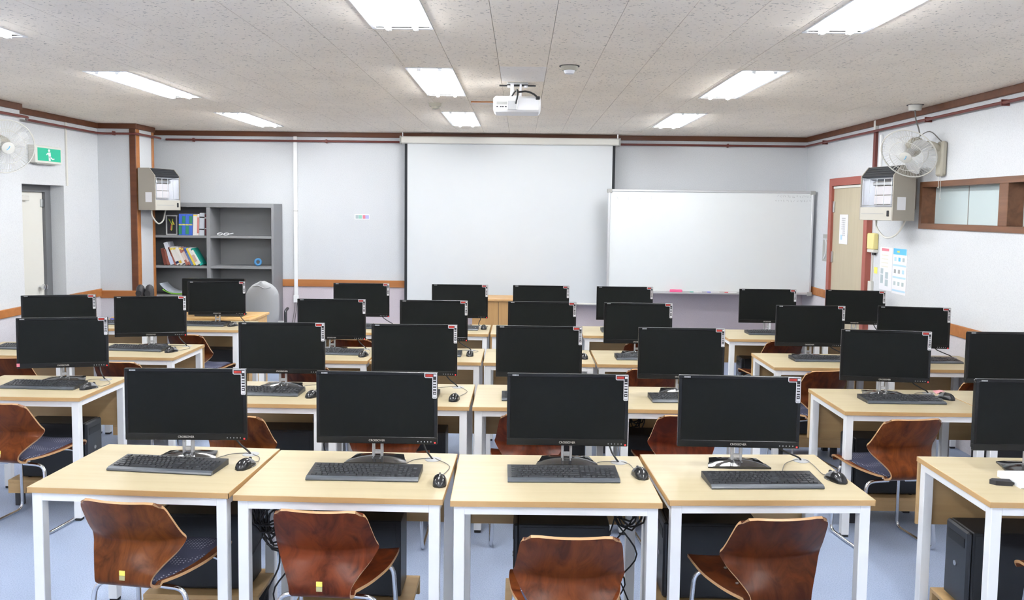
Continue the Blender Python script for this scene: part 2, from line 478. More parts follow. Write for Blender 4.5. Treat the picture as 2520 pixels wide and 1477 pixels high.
trim(XR - .018, XR, YR, 7.0, .866, .955, M_RAIL)
trim(XL_NEAR, XL_NEAR + .018, YR, 7.5, .803, .878, M_RAIL)
trim(XL, XL + .018, 8.55, PY0, .785, .87, M_RAIL)
trim(XL, PX + .02, PY0 - .018, PY0, .765, .85, M_RAIL)
trim(PX - .06, PX + .012, PY0 - .012, PY0, 0, CZ0, M_TRIM)
trim(PX, PX + .012, PY0 - .0, PY0 + .085, 0, CZ0, M_RAIL)
trim(PX, PX + .012, PY1 - .05, PY1, 0, CZ0, M_RAIL)

def pipe(name, pts, r, m, label, cat, n=8, fil=.05):
    return single(name, MB().tube(fillet(pts, fil), r, n), m, label, cat, smooth=50)
PZ = 2.600
cnd = thing('conduit_pipe', 'thin red-brown conduit running round the walls below the crown moulding', 'pipe', (0, YB - .045, PZ))
base = Vector((0, YB - .045, PZ))
def pl(pts): return [Vector(p) - base for p in pts]
link('back_run', MB().tube(pl([(-4.28, YB - .045, PZ), (XR - .045, YB - .045, PZ)]), .0125, 8).mesh('back_run', M_PIPE, 50), cnd)
link('right_run', MB().tube(pl([(XR - .045, YB - .03, PZ), (XR - .045, 2.0, PZ)]), .0125, 8).mesh('right_run', M_PIPE, 50), cnd)
link('left_run', MB().tube(pl(fillet([(XL_NEAR + .045, 2.0, PZ - .005), (XL_NEAR + .045, 7.55, PZ - .005), (XL + .08, 7.75, PZ - .005), (XL + .05, 9.1, PZ - .005), (XL + .1, PY0 - .045, PZ - .005), (PX + .045, PY0 - .045, PZ - .005), (PX + .045, PY1 + .10, PZ - .005)], .04)), .0125, 8).mesh('left_run', M_PIPE, 50), cnd)
for x in (-3.95, -2.35, 2.45):
    link('pipe_clip', MB().box(-.005, .005, -.014, .045, -.022, .022).mesh('pipe_clip', M_PIPE), cnd, (x, 0, 0))
for y in (9.35, 7.0, 5.9):
    link('pipe_clip', MB().box(-.014, .045, -.005, .005, -.022, .022).mesh('pipe_clip', M_PIPE), cnd, (XR - .045, y - base.y, 0))
link('pipe_clip', MB().box(-.005, .005, -.014, .045, -.022, .022).mesh('pipe_clip', M_PIPE), cnd, (-4.52, PY0 - .045 - base.y, 0))

# white trunking down the back wall
t = thing('cable_trunking', 'white vertical cable trunking on the back wall right of the grey bookshelf', 'trunking', (-2.73, YB, .68))
link('duct', MB().cbox(-.022, .022, -.028, 0, .03, 2.03, .003).mesh('duct', M_WHITE), t)
link('end_box', MB().cbox(-.03, .03, -.036, 0, -.03, .06, .004).mesh('end_box', M_WHITE), t)
link('joint', MB().box(-.024, .024, -.030, 0, 1.08, 1.086).mesh('joint', M_GREYPL), t)
for k in (-.012, .014):
    link('loose_wire', MB().tube(curve_pts([(k, -.02, -.02), (k - .03, -.03, -.25), (k * 2 - .10, -.04, -.55), (-.12, -.05, -.67)]), .004, 6).mesh('loose_wire', M_CABLE_G, 50), t)
t = thing('cable_trunking', 'cream trunking strip above the left door beside the exit sign', 'trunking', (XL, 8.55, 2.0))
link('duct', MB().cbox(0, .015, -.012, .012, 0, .70, .002).mesh('duct', M_CREAM), t)
t = thing('cable_trunking', 'dark red vertical pipe dropping from the ceiling behind the right heater', 'pipe', (XR, 8.05, 2.0))
link('duct', MB().cbox(-.03, 0, -.022, .022, 0, .60, .003).mesh('duct', M_PIPE), t)
link('upper_stub', MB().cbox(-.034, 0, -.02, .02, .60, .705, .003).mesh('upper_stub', M_CREAM), t)
link('side_duct', MB().cbox(-.02, 0, -.13, -.095, -.25, .56, .003).mesh('side_duct', M_WHITE), t)

# ------------------------------------------------------------------ doors and window (setting)
d1 = struct('door_1', MB().cbox(-4.925, -4.89, 7.68, 8.40, .01, 1.93, .003), M_DOOR_L, label='cream steel door recessed in the left wall under the exit sign')
link('door_frame', MB().box(-4.93, -4.86, 8.40, 8.498, 0, 1.998).box(-4.93, -4.86, 7.662, 8.40, 1.93, 1.998).mesh('door_frame', M_DOORFR), d1)
link('door_handle', MB().lathe([(.012, 0), (.012, .03), (.028, .035), (.033, .055), (.024, .075), (.005, .08)], 16, (-4.89, 8.31, .97), 'x').mesh('door_handle', M_CHROME, 40), d1)
link('door_closer', MB().cbox(-4.89, -4.85, 7.75, 8.12, 1.84, 1.89, .006).mesh('door_closer', M_CREAM), d1)
link('hinge', MB().cbox(-4.89, -4.872, 8.36, 8.40, 1.78, 1.86, .003).mesh('hinge', M_STEEL), d1)
d2 = struct('door_2', MB().cbox(XR - .03, XR - .001, 8.16, 9.02, .01, 2.08, .003), M_DOOR_R, label='beige wooden door in a red-brown frame on the right wall')
link('door_frame', MB().box(XR - .055, XR - .001, 9.02, 9.10, 0, 2.185).box(XR - .055, XR - .001, 8.08, 8.16, 0, 2.185).box(XR - .055, XR - .001, 8.16, 9.02, 2.105, 2.185).mesh('door_frame', M_DOORRED), d2)
link('head_strip', MB().cbox(XR - .045, XR - .03, 8.17, 9.0, 2.075, 2.10, .002).mesh('head_strip', M_CREAM), d2)
for z in (1.82, 1.28):
    link('hinge', MB().cbox(XR - .045, XR - .03, 8.975, 9.02, z, z + .12, .003).mesh('hinge', M_STEEL), d2)
t = single('paper_notice', MB().box(-.004, 0, -.11, .11, -.155, .155), M_PAPER, 'white paper notice with vertical writing taped to the beige door', 'notice', (XR - .031, 8.71, 1.645))
ink = MB()
for q in range(3):
    for k in range(9):
        if q == 2 and k > 5: continue
        z = .12 - k * .022; y = -.03 + q * .035
        ink.box(-.0048, -.004, y - .011, y + .011, z - .008, z - .004).box(-.0048, -.004, y - .002, y + .002, z - .014, z + .002).box(-.0048, -.004, y - .010, y - .006, z - .014, z - .001)
link('vertical_writing', ink.mesh('vertical_writing', M_GREYINK), t)
link('blue_mark', MB().box(-.0048, -.004, .03, .07, -.11, -.06).mesh('blue_mark', M_PALEBLUE), t)

win = struct('window_1', MB().box(XR + .10, XR + .106, WY0 + .04, WY1 - .04, WZ0 + .04, WZ1 - .04), M_FROST, label='long high corridor window with frosted panes in a dark wood frame')
fr = MB().box(XR - .015, XR + .15, WY0, WY1, WZ0, WZ0 + .045).box(XR - .015, XR + .15, WY0, WY1, WZ1 - .045, WZ1)
fr.box(XR - .015, XR + .15, WY1 - .045, WY1, WZ0 + .045, WZ1 - .045).box(XR - .015, XR + .15, WY0, WY0 + .045, WZ0 + .045, WZ1 - .045)
link('window_frame', fr.mesh('window_frame', M_WINWOOD), win)
for y in (5.89, 4.64):
    link('mullion', MB().cbox(XR - .015, XR + .12, y - .055, y + .055, WZ0 + .045, WZ1 - .045, .003).mesh('mullion', M_WINWOOD), win)
for y in (6.55, 5.2):
    link('sash_edge', MB().box(XR + .095, XR + .102, y - .003, y + .003, WZ0 + .045, WZ1 - .045).mesh('sash_edge', M_GREYPL), win)

# ------------------------------------------------------------------ fluorescent fittings
fx = Proto()
hw, hl = FIX_W / 2, FIX_L / 2
mb = MB()
mb.box(-hw, -hw + .018, -hl, hl, -.004, .006).box(hw - .018, hw, -hl, hl, -.004, .006).box(-hw + .018, hw - .018, -hl, -hl + .02, -.004, .006).box(-hw + .018, hw - .018, hl - .02, hl, -.004, .006)
fx.add('frame', mb, M_FIX)
mb = MB(); zt = .078
x1, x2 = hw - .018, hw - .05; yy = hl - .02
mb.add([(-x1, -yy, 0), (x1, -yy, 0), (x1, yy, 0), (-x1, yy, 0), (-x2, -yy, zt), (x2, -yy, zt), (x2, yy, zt), (-x2, yy, zt)], [(4, 5, 6, 7), (0, 1, 5, 4), (1, 2, 6, 5), (2, 3, 7, 6), (3, 0, 4, 7)])
fx.add('housing', mb, M_FIX)
mb = MB().prism([(-.03, zt - .002), (.03, zt - .002), (0.006, .022), (-.006, .022)], -yy + .01, yy - .01, 'y')
fx.add('centre_reflector', mb, M_FIX)
for sx in (-1, 1):
    fx.add('tube', MB().tube([(sx * .068, -.60, -.006), (sx * .068, .60, -.006)], .0135, 10), M_TUBE, smooth=50)
    for sy in (-1, 1):
        fx.add('lamp_holder', MB().cbox(sx * .068 - .013, sx * .068 + .013, sy * .612 - .012, sy * .612 + .012, -.016, zt - .002, .002), M_FIX)
pos_words = {('middle', 0): 'nearest of the middle row, cut by the top edge', ('middle', 1): 'second of the middle row, beside the projector', ('middle', 2): 'last of the middle row, nearest the screen',
             ('left', 0): 'nearest of the left row, at the left edge', ('left', 1): 'second of the left row', ('left', 2): 'last of the left row, nearest the bookshelf',
             ('right', 0): 'nearest of the right row, cut by the top edge', ('right', 1): 'second of the right row', ('right', 2): 'last of the right row, nearest the whiteboard'}
cnt = {}
for f in fix:
    k = f[4]; i = cnt.get(k, 0); cnt[k] = i + 1
    lab = 'twin-tube ceiling light, ' + pos_words[(k, i)] if k != 'rear' else 'unseen added twin-tube ceiling light in the %s row, %s the photographer' % (('middle', 'left', 'right')[i % 3], ('beside', 'well behind')[i // 3])
    fx.spawn('ceiling_light', lab, 'ceiling light', ((f[0] + f[1]) / 2, (f[2] + f[3]) / 2, ZC), 0, 'recessed ceiling lights' if k != 'rear' else 'unseen added ceiling lights behind the photographer')

# ------------------------------------------------------------------ desks
DW, DD, DH = .797, .59, .72
desk = Proto()
hx, hy = DW / 2, DD / 2
T = .022
i = desk.add('desktop', MB().cbox(-hx + .0015, hx - .0015, -hy + .0015, hy - .0015, DH - T, DH, .001), M_MAPLE)
eb = MB().box(-hx, hx, -hy, -hy + .002, DH - T, DH - .001).box(-hx, hx, hy - .002, hy, DH - T, DH - .001).box(-hx, -hx + .002, -hy, hy, DH - T, DH - .001).box(hx - .002, hx, -hy, hy, DH - T, DH - .001)
desk.add('edge_band', eb, M_MAPLE_EDGE, i, label='tan edge banding')
IN = .013; LG = .041
for sx in (-1, 1):
    for sy in (-1, 1):
        cx_, cy_ = sx * (hx - IN - LG / 2), sy * (hy - IN - LG / 2)
        i = desk.add('leg', MB().cbox(cx_ - LG / 2, cx_ + LG / 2, cy_ - LG / 2, cy_ + LG / 2, .015, DH - T, .002), M_WHITE)
        desk.add('foot_cap', MB().cbox(cx_ - .018, cx_ + .018, cy_ - .018, cy_ + .018, 0, .016, .002), M_BLACKCAP, i)
        if sy == 1:
            for z in (.60, .47):
                desk.add('screw', MB().lathe([(.005, 0), (.005, .0015), (.002, .002)], 8, (cx_ - sx * (LG / 2), cy_, z), 'x'), M_GREYPL, i)
RH = .034
zr0, zr1 = DH - T - RH, DH - T
desk.add('front_rail', MB().box(-hx + IN + LG, hx - IN - LG, -hy + IN, -hy + IN + .03, zr0, zr1), M_WHITE)
desk.add('back_rail', MB().box(-hx + IN + LG, hx - IN - LG, hy - IN - .03, hy - IN, zr0, zr1), M_WHITE)
for sx in (-1, 1):
    a, b = sorted((sx * (hx - IN), sx * (hx - IN - .03)))
    desk.add('side_rail', MB().box(a, b, -hy + IN + LG, hy - IN - LG, zr0, zr1), M_WHITE)
desk.add('modesty_panel', MB().cbox(-hx + .003, hx - .003, hy - IN, hy - IN + .012, .41, DH - T - .002, .001), M_PANEL, label='brown laminate modesty panel at the back')
desk.add('grommet', MB().lathe([(.036, DH - .002), (.036, DH + .0015), (.030, DH + .003), (.006, DH + .003)], 20, (.30, .20, 0)), M_GROM, smooth=40, label='grey round cable grommet')

ROWW = {1: 'front row', 2: 'second row', 3: 'third row', 4: 'back row'}
BLOCK = {'M': 'middle block', 'L': 'left block', 'R': 'right block'}
CW = {'M': ['leftmost', 'second from left', 'third from left', 'rightmost'], 'L': ['aisle-side', 'wall-side'], 'R': ['aisle-side', 'wall-side']}
def place(b, r, c): return '%s desk, %s, %s' % (CW[b][c], ROWW[r], BLOCK[b])
DX = {'M': [-1.486, -.675, .140, .953], 'L': [-2.885, -3.69], 'R': [2.200, 3.004]}
DY = {('M', 1): 3.05, ('M', 2): 4.50, ('M', 3): 5.825, ('M', 4): 7.165, ('L', 2): 4.58, ('L', 3): 5.845, ('L', 4): 7.20, ('R', 1): 3.10, ('R', 2): 4.52, ('R', 3): 5.80, ('R', 4): 7.08}
DADJ = {('M', 1, 0): (-.003, .035, -2.4), ('M', 1, 1): (-.001, -.008, -1.1), ('M', 1, 2): (0, -.02, .9), ('M', 1, 3): (.004, .035, 2.6)}
DESKS = [('M', r, c) for r in (1, 2, 3, 4) for c in range(4)] + [('L', 2, 0), ('L', 3, 0), ('L', 3, 1), ('L', 4, 0), ('L', 4, 1), ('R', 1, 0), ('R', 2, 0), ('R', 2, 1), ('R', 3, 0), ('R', 3, 1), ('R', 4, 0), ('R', 4, 1)]
DPOS = {}
for (b, r, c) in DESKS:
    dx, dy, rz = DADJ.get((b, r, c), (0, 0, 0))
    p = (DX[b][c] + dx, DY[b, r] + hy + dy, 0); DPOS[b, r, c] = (p, R(rz))
    desk.spawn('computer_desk', 'maple-topped white steel computer desk: %s' % place(b, r, c).replace(' desk', ''), 'desk', p, R(rz), 'computer desks')

def on_desk(b, r, c, lx, ly, z=DH):
    (p, rz) = DPOS[b, r, c]; v = Matrix.Rotation(rz, 3, 'Z') @ Vector((lx, ly, 0)); return (p[0] + v.x, p[1] + v.y, z)

# ------------------------------------------------------------------ monitors
mon = Proto()
MW, MZ0, MZ1 = .520, .080, .392
hm = MW / 2
bz, bzb = .015, .030
mb = MB()
mb.cbox(-hm, hm, -.004, .012, MZ1 - bz, MZ1, .002).cbox(-hm, hm, -.004, .012, MZ0, MZ0 + bzb, .002)
mb.cbox(-hm, -hm + bz, -.004, .012, MZ0 + bzb - .002, MZ1 - bz + .002, .002).cbox(hm - bz, hm, -.004, .012, MZ0 + bzb - .002, MZ1 - bz + .002, .002)
bzi = mon.add('bezel', mb, M_MON)
mon.add('screen', MB().box(-hm + bz - .001, hm - bz + .001, -.0015, .004, MZ0 + bzb - .001, MZ1 - bz + .001), M_SCREEN, label='dark switched-off screen')
mb = MB().cbox(-hm + .004, hm - .004, .010, .030, MZ0 + .004, MZ1 - .004, .006)
mb.cbox(-.16, .16, .028, .052, MZ0 + .03, MZ1 - .05, .015)
mon.add('back_cover', mb, M_MON)
mb = MB()
for sx in (-1, 1): mb.cbox(sx * .018 - .0055, sx * .018 + .0055, .014, .034, .012, MZ0 + .03, .002)
mb.box(-.02, .02, .018, .03, .03, .045)
mon.add('stand_neck', mb, M_CLEAR, label='clear plastic two-post stand neck')
mb = MB(); nx, ny = 14, 6; vs = []; fs = []
for jj in range(ny + 1):
    for ii in range(nx + 1):
        u = ii / nx * 2 - 1; v = jj / ny
        w = .104 + .030 * (1 - v)
        x = u * w; y = -.048 + v * .150 + .012 * u * u * (1 if v < .5 else -1) * (0.5 if v < .5 else 1)
        z = .004 + .014 * (1 - u * u) * math.sin(math.pi * min(1, v * .9 + .12)) + .003
        vs.append((x, y, z))
nn = (nx + 1) * (ny + 1)
vs += [(x, y, 0) for x, y, z in vs]
for jj in range(ny):
    for ii in range(nx):
        a = jj * (nx + 1) + ii
        fs.append((a, a + 1, a + nx + 2, a + nx + 1)); fs.append((nn + a, nn + a + nx + 1, nn + a + nx + 2, nn + a + 1))
edge = [ii for ii in range(nx + 1)] + [jj * (nx + 1) + nx for jj in range(1, ny + 1)] + [ny * (nx + 1) + ii for ii in range(nx - 1, -1, -1)] + [jj * (nx + 1) for jj in range(ny - 1, 0, -1)]
for q in range(len(edge)):
    a, b2 = edge[q], edge[(q + 1) % len(edge)]; fs.append((a, nn + a, nn + b2, b2))
mb.add(vs, fs)
bsi = mon.add('stand_base', mb, M_BASE, smooth=40)
mb = MB()
for sx in (-1, 1):
    for q in (-.012, .003): mb.lathe([(.0035, 0), (.0035, .003), (.001, .004)], 8, (sx * .016, q, .018))
mon.add('base_rivets', mb, M_STEEL, bsi)
# energy sticker, an L in the top right corner
sx1 = hm - .002; sz1 = MZ1 - .001
mb = MB().prism([(sx1 - .054, sz1), (sx1, sz1), (sx1, sz1 - .108), (sx1 - .003, sz1 - .111), (sx1 - .017, sz1 - .111), (sx1 - .020, sz1 - .108), (sx1 - .020, sz1 - .022), (sx1 - .050, sz1 - .022), (sx1 - .054, sz1 - .018)], -.0052, -.0040, 'y')
sti = mon.add('energy_sticker', mb, M_STICK, label='white-edged L-shaped sticker with a red band and black print')
q_ = .0032
mb = MB().prism([(sx1 - .054 + q_, sz1 - q_), (sx1 - q_, sz1 - q_), (sx1 - q_, sz1 - .111 + q_), (sx1 - .020 + q_, sz1 - .111 + q_), (sx1 - .020 + q_, sz1 - .022 + q_), (sx1 - .054 + q_, sz1 - .022 + q_)], -.0056, -.0050, 'y')
mon.add('black_print', mb, M_INK, sti)
mon.add('red_band', MB().box(sx1 - .049, sx1 - .018, -.0060, -.0054, sz1 - .0165, sz1 - .0062), M_STICK_RED, sti)
mb = MB()
for (za, zb, xa, xb) in ((.030, .033, .016, .005), (.040, .047, .016, .004), (.052, .058, .016, .004), (.064, .070, .0165, .0035), (.077, .081, .016, .004), (.086, .0895, .014, .006), (.094, .106, .0165, .0035), (.006, .015, .015, .004)):
    mb.box(sx1 - xa, sx1 - xb, -.0060, -.0054, sz1 - zb, sz1 - za)
mon.add('white_print', mb, M_STICK, sti)
mb = MB()
for k in range(5): mb.box(-hm + .022 + k * .0055, -hm + .0265 + k * .0055, -.0046, -.0038, MZ1 - .0105, MZ1 - .0045)
mon.add('model_mark', mb, M_GREYINK)
mon.add('brand_lettering', text_mesh('CROSSOVER', .0125, M_LOGO), None, loc=(0, -.0046, MZ0 + .014))
mb = MB()
for k in range(5): mb.box(hm - .085 + k * .014, hm - .081 + k * .014, -.0045, -.0038, MZ0 + .009, MZ0 + .013)
mon.add('button_marks', mb, M_GREYINK)
mon.add('power_light', MB().box(hm - .013, hm - .007, -.0048, -.003, MZ0 + .004, MZ0 + .010), M_LED)

MONS = {('M', 1): [(-1.438, 3.50, 2), (-.610, 3.49, 0), (.208, 3.50, 0), (.945, 3.51, -1)],
        ('M', 2): [(-1.443, 4.95, 2), (-.638, 4.95, 0), (.116, 4.95, 0), (.974, 4.95, 0)],
        ('M', 3): [(-1.444, 6.27, 2), (-.661, 6.27, 0), (.166, 6.27, 0), (.899, 6.27, 0)],
        ('M', 4): [(-1.477, 7.62, 0), (-.562, 7.62, 0), (.190, 7.62, 0), (.964, 7.62, 0)],
        ('L', 2): [(-2.83, 5.04, 13)], ('L', 3): [(-2.850, 6.30, 13), (-3.56, 6.30, 17)], ('L', 4): [(-2.825, 7.62, 6)],
        ('R', 1): [(2.215, 3.52, 0)], ('R', 2): [(2.205, 4.96, -6), (2.95, 4.96, 0)], ('R', 3): [(2.200, 6.25, 0), (2.980, 6.25, -8)], ('R', 4): [(2.262, 7.55, 0), (3.06, 7.55, -8)]}
def desk_local(b, r, c, x, y):
    (p, rz) = DPOS[b, r, c]; v = Matrix.Rotation(-rz, 3, 'Z') @ Vector((x - p[0], y - p[1], 0)); return v
GROM = {}
for (b, r), lst in MONS.items():
    for c, (x, y, rz) in enumerate(lst):
        root, made = mon.spawn('monitor', 'black flat monitor on the %s' % place(b, r, c), 'monitor', (x, y, DH), R(rz), 'classroom monitors')
        if (b, r, c) == ('L', 2, 0):
            link('corner_sticker', MB().box(-hm - .001, -hm + .016, -.0058, -.004, MZ0 + .012, MZ0 + .032).mesh('corner_sticker', M_ROSE), root)
        g = Vector(on_desk(b, r, c, .30, .20, DH + .003)); m4 = Matrix.Translation((x, y, DH)) @ Matrix.Rotation(R(rz), 4, 'Z')
        gl = m4.inverted() @ g
        s = Vector((.17, .05, MZ0 + .02)) if gl.x > .12 else Vector((.08, .05, MZ0 + .02))
        link('video_cable', MB().tube(curve_pts([s, s + Vector((.02, .02, -.035)), (s + gl) / 2 + Vector((0, .01, -.012)), gl + Vector((-.012, 0, .012)), gl + Vector((0, 0, -.004))], 5), .0042, 6).mesh('video_cable', M_CABLE, 50), root)

# ------------------------------------------------------------------ keyboards and mice
KBW, KBD = .452, .158
def kb_body():
    h0, h1 = .012, .026
    y0, y1 = -KBD / 2, KBD / 2; x = KBW / 2; c = .006
    body = MB().prism([(y0 + .018, 0), (y1, 0), (y1, h1 - .002), (y1 - .003, h1), (y0 + .018, h0 + .003)], -x, x, 'x')
    lip = MB().prism([(y0 + .004, 0), (y0 + .018, 0), (y0 + .018, h0 + .004), (y0 + .003, h0 - .001), (y0, h0 - .006), (y0, .003)], -x, x, 'x')
    return body, lip
def key_list():
    u = .0187; ks = []
    X0 = -KBW / 2 + .014; Y0 = -KBD / 2 + .024
    def row(j, ws, x=X0, step=u):
        yy = Y0 + j * .0195
        for w in ws:
            if w > 0: ks.append((x + abs(w) * u / 2, yy + .009, abs(w) * u - .0028))
            x += abs(w) * u
    row(0, [1.25, 1.25, 1.25, 6.25, 1.25, 1.25, 1.25, 1.25]); row(1, [2.25] + [1] * 10 + [2.75]); row(2, [1.75] + [1] * 11 + [2.25]); row(3, [1.5] + [1] * 12 + [1.5]); row(4, [1] * 13 + [2]); row(5.15, [1, -.9, 1, 1, 1, 1, -.45, 1, 1, 1, 1, -.45, 1, 1, 1, 1])
    xa = X0 + 15.3 * u
    row(0, [1, 1, 1], xa); row(1, [-1, 1, -1], xa); row(3, [1, 1, 1], xa); row(4, [1, 1, 1], xa); row(5.15, [1, 1, 1], xa)
    xb = X0 + 18.6 * u
    row(0, [2, 1, 1], xb); row(1, [1, 1, 1], xb); row(2, [1, 1, 1, 1], xb); row(3, [1, 1, 1], xb); row(4, [1, 1, 1, 1], xb)
    return [k for k in ks]
def ktop(y): return .0135 + (y + KBD / 2 - .018) / (KBD - .018) * .0115
def key_geo(w, m):
    h = .0163 / 2; a = w / 2; t = .0055; q = .0016
    return MB().add([(-a, -h, 0), (a, -h, 0), (a, h, 0), (-a, h, 0), (-a + q, -h + q, t), (a - q, -h + q, t), (a - q, h - q, t + .0006), (-a + q, h - q, t + .0006)], [(4, 5, 6, 7), (0, 1, 5, 4), (1, 2, 6, 5), (2, 3, 7, 6), (3, 0, 4, 7)])
KEYS = key_list()
kb_b, kb_l = kb_body()
kb_near = Proto(); kb_far = Proto(); kb_white = Proto()
me_b = kb_b.mesh('body', M_KB); me_l = kb_l.mesh('front_lip', M_KBLIP)
kcache = {}
for P, bm_, lm_, km_ in ((kb_near, M_KB, M_KBLIP, M_KEY), (kb_far, M_KB, M_KBLIP, M_KEY), (kb_white, M_KBW, M_KBW, M_KBW)):
    if P is kb_white:
        P.add('body', kb_b.mesh('body', M_KBW)); P.add('front_lip', kb_l.mesh('front_lip', M_KBW))
    else:
        P.add('body', me_b, None) ; P.add('front_lip', me_l, None, label='grey bevelled front lip')
allk = MB(); allw = MB()
for (kx, ky, w) in KEYS:
    wk = round(w, 4)
    if wk not in kcache: kcache[wk] = key_geo(wk, M_KEY).mesh('key', M_KEY)
    kb_near.add('key', kcache[wk], loc=(kx, ky, ktop(ky)))
    for tgt in (allk, allw):
        g = key_geo(wk, M_KEY).xf(Matrix.Translation((kx, ky, ktop(ky)))); tgt.add(g.v, g.f)
kb_far.add('keys', allk, M_KEY, kind='stuff'); kb_white.add('keys', allw, M_KBW, kind='stuff')

mouse = Proto()
def mouse_shell(z0, scale, ny=12, nx=10, y0=-.055, y1=.055):
    mb = MB(); vs = []; fs = []
    for jj in range(ny + 1):
        v = jj / ny; y = y0 + (y1 - y0) * v
        tt = (y + .055) / .11
        wv = .030 * math.sqrt(max(0.0, 1 - abs(2 * tt - 1) ** 3.2)) * (1 - .10 * math.sin(math.pi * tt)) + .0005
        hh = .037 * (math.sin(math.pi * (tt * .80 + .16)) ** .8) * max(0, 1 - abs(2 * tt - 1) ** 6) + .003
        for ii in range(nx + 1):
            a = math.pi * ii / nx
            vs.append((-math.cos(a) * wv * scale, y * scale, z0 + (math.sin(a) ** .7) * hh * scale))
    for jj in range(ny):
        for ii in range(nx):
            a = jj * (nx + 1) + ii; fs.append((a, a + 1, a + nx + 2, a + nx + 1))
        a = jj * (nx + 1); fs.append((a, a + nx + 1, a + 2 * nx + 1, a + nx))
    fs.append(tuple(range(nx + 1))); fs.append(tuple(ny * (nx + 1) + ii for ii in range(nx + 1)))
    return mb.add(vs, fs)
mouse.add('body', mouse_shell(0, 1.0), M_MOUSE, smooth=60)
mouse.add('button_plate', mouse_shell(.0012, 1.0, 6, 8, .004, .050), M_MOUSE2, smooth=60, label='grey glossy button plate')
mouse.add('scroll_wheel', MB().lathe([(.008, -.0035), (.010, -.0025), (.010, .0025), (.008, .0035)], 12, (0, .030, .026), 'x'), M_INK, smooth=40)

KBS = {('M', 1, 0): (-1.46, 3.365, -6), ('M', 1, 1): (-.625, 3.305, -.5), ('M', 1, 2): (.182, 3.325, 1.5), ('M', 1, 3): (.985, 3.285, 3),
       ('M', 2, 0): (-1.50, 4.765, -2), ('M', 2, 1): (-.694, 4.745, 0), ('M', 2, 2): (.125, 4.73, 1), ('M', 2, 3): (.985, 4.745, 2),
       ('M', 3, 0): (-1.41, 6.12, -2), ('M', 3, 1): (-.66, 6.105, 0), ('M', 3, 2): (.14, 6.08, 0), ('M', 3, 3): (.936, 6.075, 1),
       ('M', 4, 0): (-1.50, 7.45, 0), ('M', 4, 1): (-.605, 7.44, 0), ('M', 4, 2): (.20, 7.44, 0), ('M', 4, 3): (.96, 7.44, 0),
       ('L', 2, 0): (-2.845, 4.85, -2), ('L', 3, 0): (-2.893, 6.16, -5), ('L', 3, 1): (-3.72, 6.16, -2), ('L', 4, 0): (-2.91, 7.48, -3), ('L', 4, 1): (-3.62, 7.50, 0),
       ('R', 2, 0): (2.233, 4.79, 1), ('R', 3, 0): (2.25, 6.11, 1), ('R', 3, 1): (3.03, 6.11, 1), ('R', 4, 0): (2.267, 7.41, 1)}
for (b, r, c), (x, y, rz) in KBS.items():
    P = kb_near if (b, r) == ('M', 1) else kb_far
    root, made = P.spawn('keyboard', 'black keyboard on the %s' % place(b, r, c), 'keyboard', (x, y, DH), R(rz), 'black keyboards')
    if (b, r, c) not in (('L', 4, 1),):
        g = Vector(on_desk(b, r, c, .29, .20, DH + .003)); m4 = Matrix.Translation((x, y, DH)) @ Matrix.Rotation(R(rz), 4, 'Z'); gl = m4.inverted() @ g
        s = Vector((.10, KBD / 2 - .002, .008))
        link('cable', MB().tube(curve_pts([s, s + Vector((.03, .05, -.005)), (s + gl) / 2 + Vector((.0, .05, -.001)), gl + Vector((-.02, .0, .001)), gl], 5), .0018, 5).mesh('cable', M_CABLE_G, 50), root)
root, made = kb_white.spawn('keyboard', 'white keyboard on the desk at the right edge of the picture', 'keyboard', (2.235, 3.345, DH), R(2))
MICE = {('M', 1, 0): (-1.143, 3.385, -18), ('M', 1, 1): (-.312, 3.215, 4), ('M', 1, 2): (.502, 3.345, 12), ('M', 1, 3): (1.300, 3.33, 22),
        ('M', 2, 0): (-1.19, 4.69, -25), ('M', 2, 1): (-.371, 4.655, -10), ('M', 3, 0): (-1.150, 6.01, -15), ('M', 3, 1): (-.371, 6.10, 0), ('M', 3, 2): (.474, 6.05, 5),
        ('M', 4, 1): (-.331, 7.48, 0), ('M', 4, 2): (.475, 7.47, 0), ('L', 2, 0): (-2.556, 4.815, -35), ('L', 3, 0): (-2.60, 6.08, -30), ('L', 4, 0): (-2.618, 7.445, -30),
        ('R', 2, 0): (2.530, 4.865, 35)}
for (b, r, c), (x, y, rz) in MICE.items():
    root, made = mouse.spawn('mouse', 'glossy black mouse on the %s' % place(b, r, c), 'mouse', (x, y, DH), R(rz), 'computer mice')
    g = Vector(on_desk(b, r, c, .31, .20, DH + .003)); m4 = Matrix.Translation((x, y, DH)) @ Matrix.Rotation(R(rz), 4, 'Z'); gl = m4.inverted() @ g
    s = Vector((0, .053, .008)); side = .05 if c in (1,) or b == 'L' else .015
    link('cable', MB().tube(curve_pts([s, s + Vector((.004, .03, -.005)), (s + gl) / 2 + Vector((side, .02, -.001)), gl + Vector((.01, -.012, .001)), gl], 5), .0017, 5).mesh('cable', M_CABLE_G, 50), root)

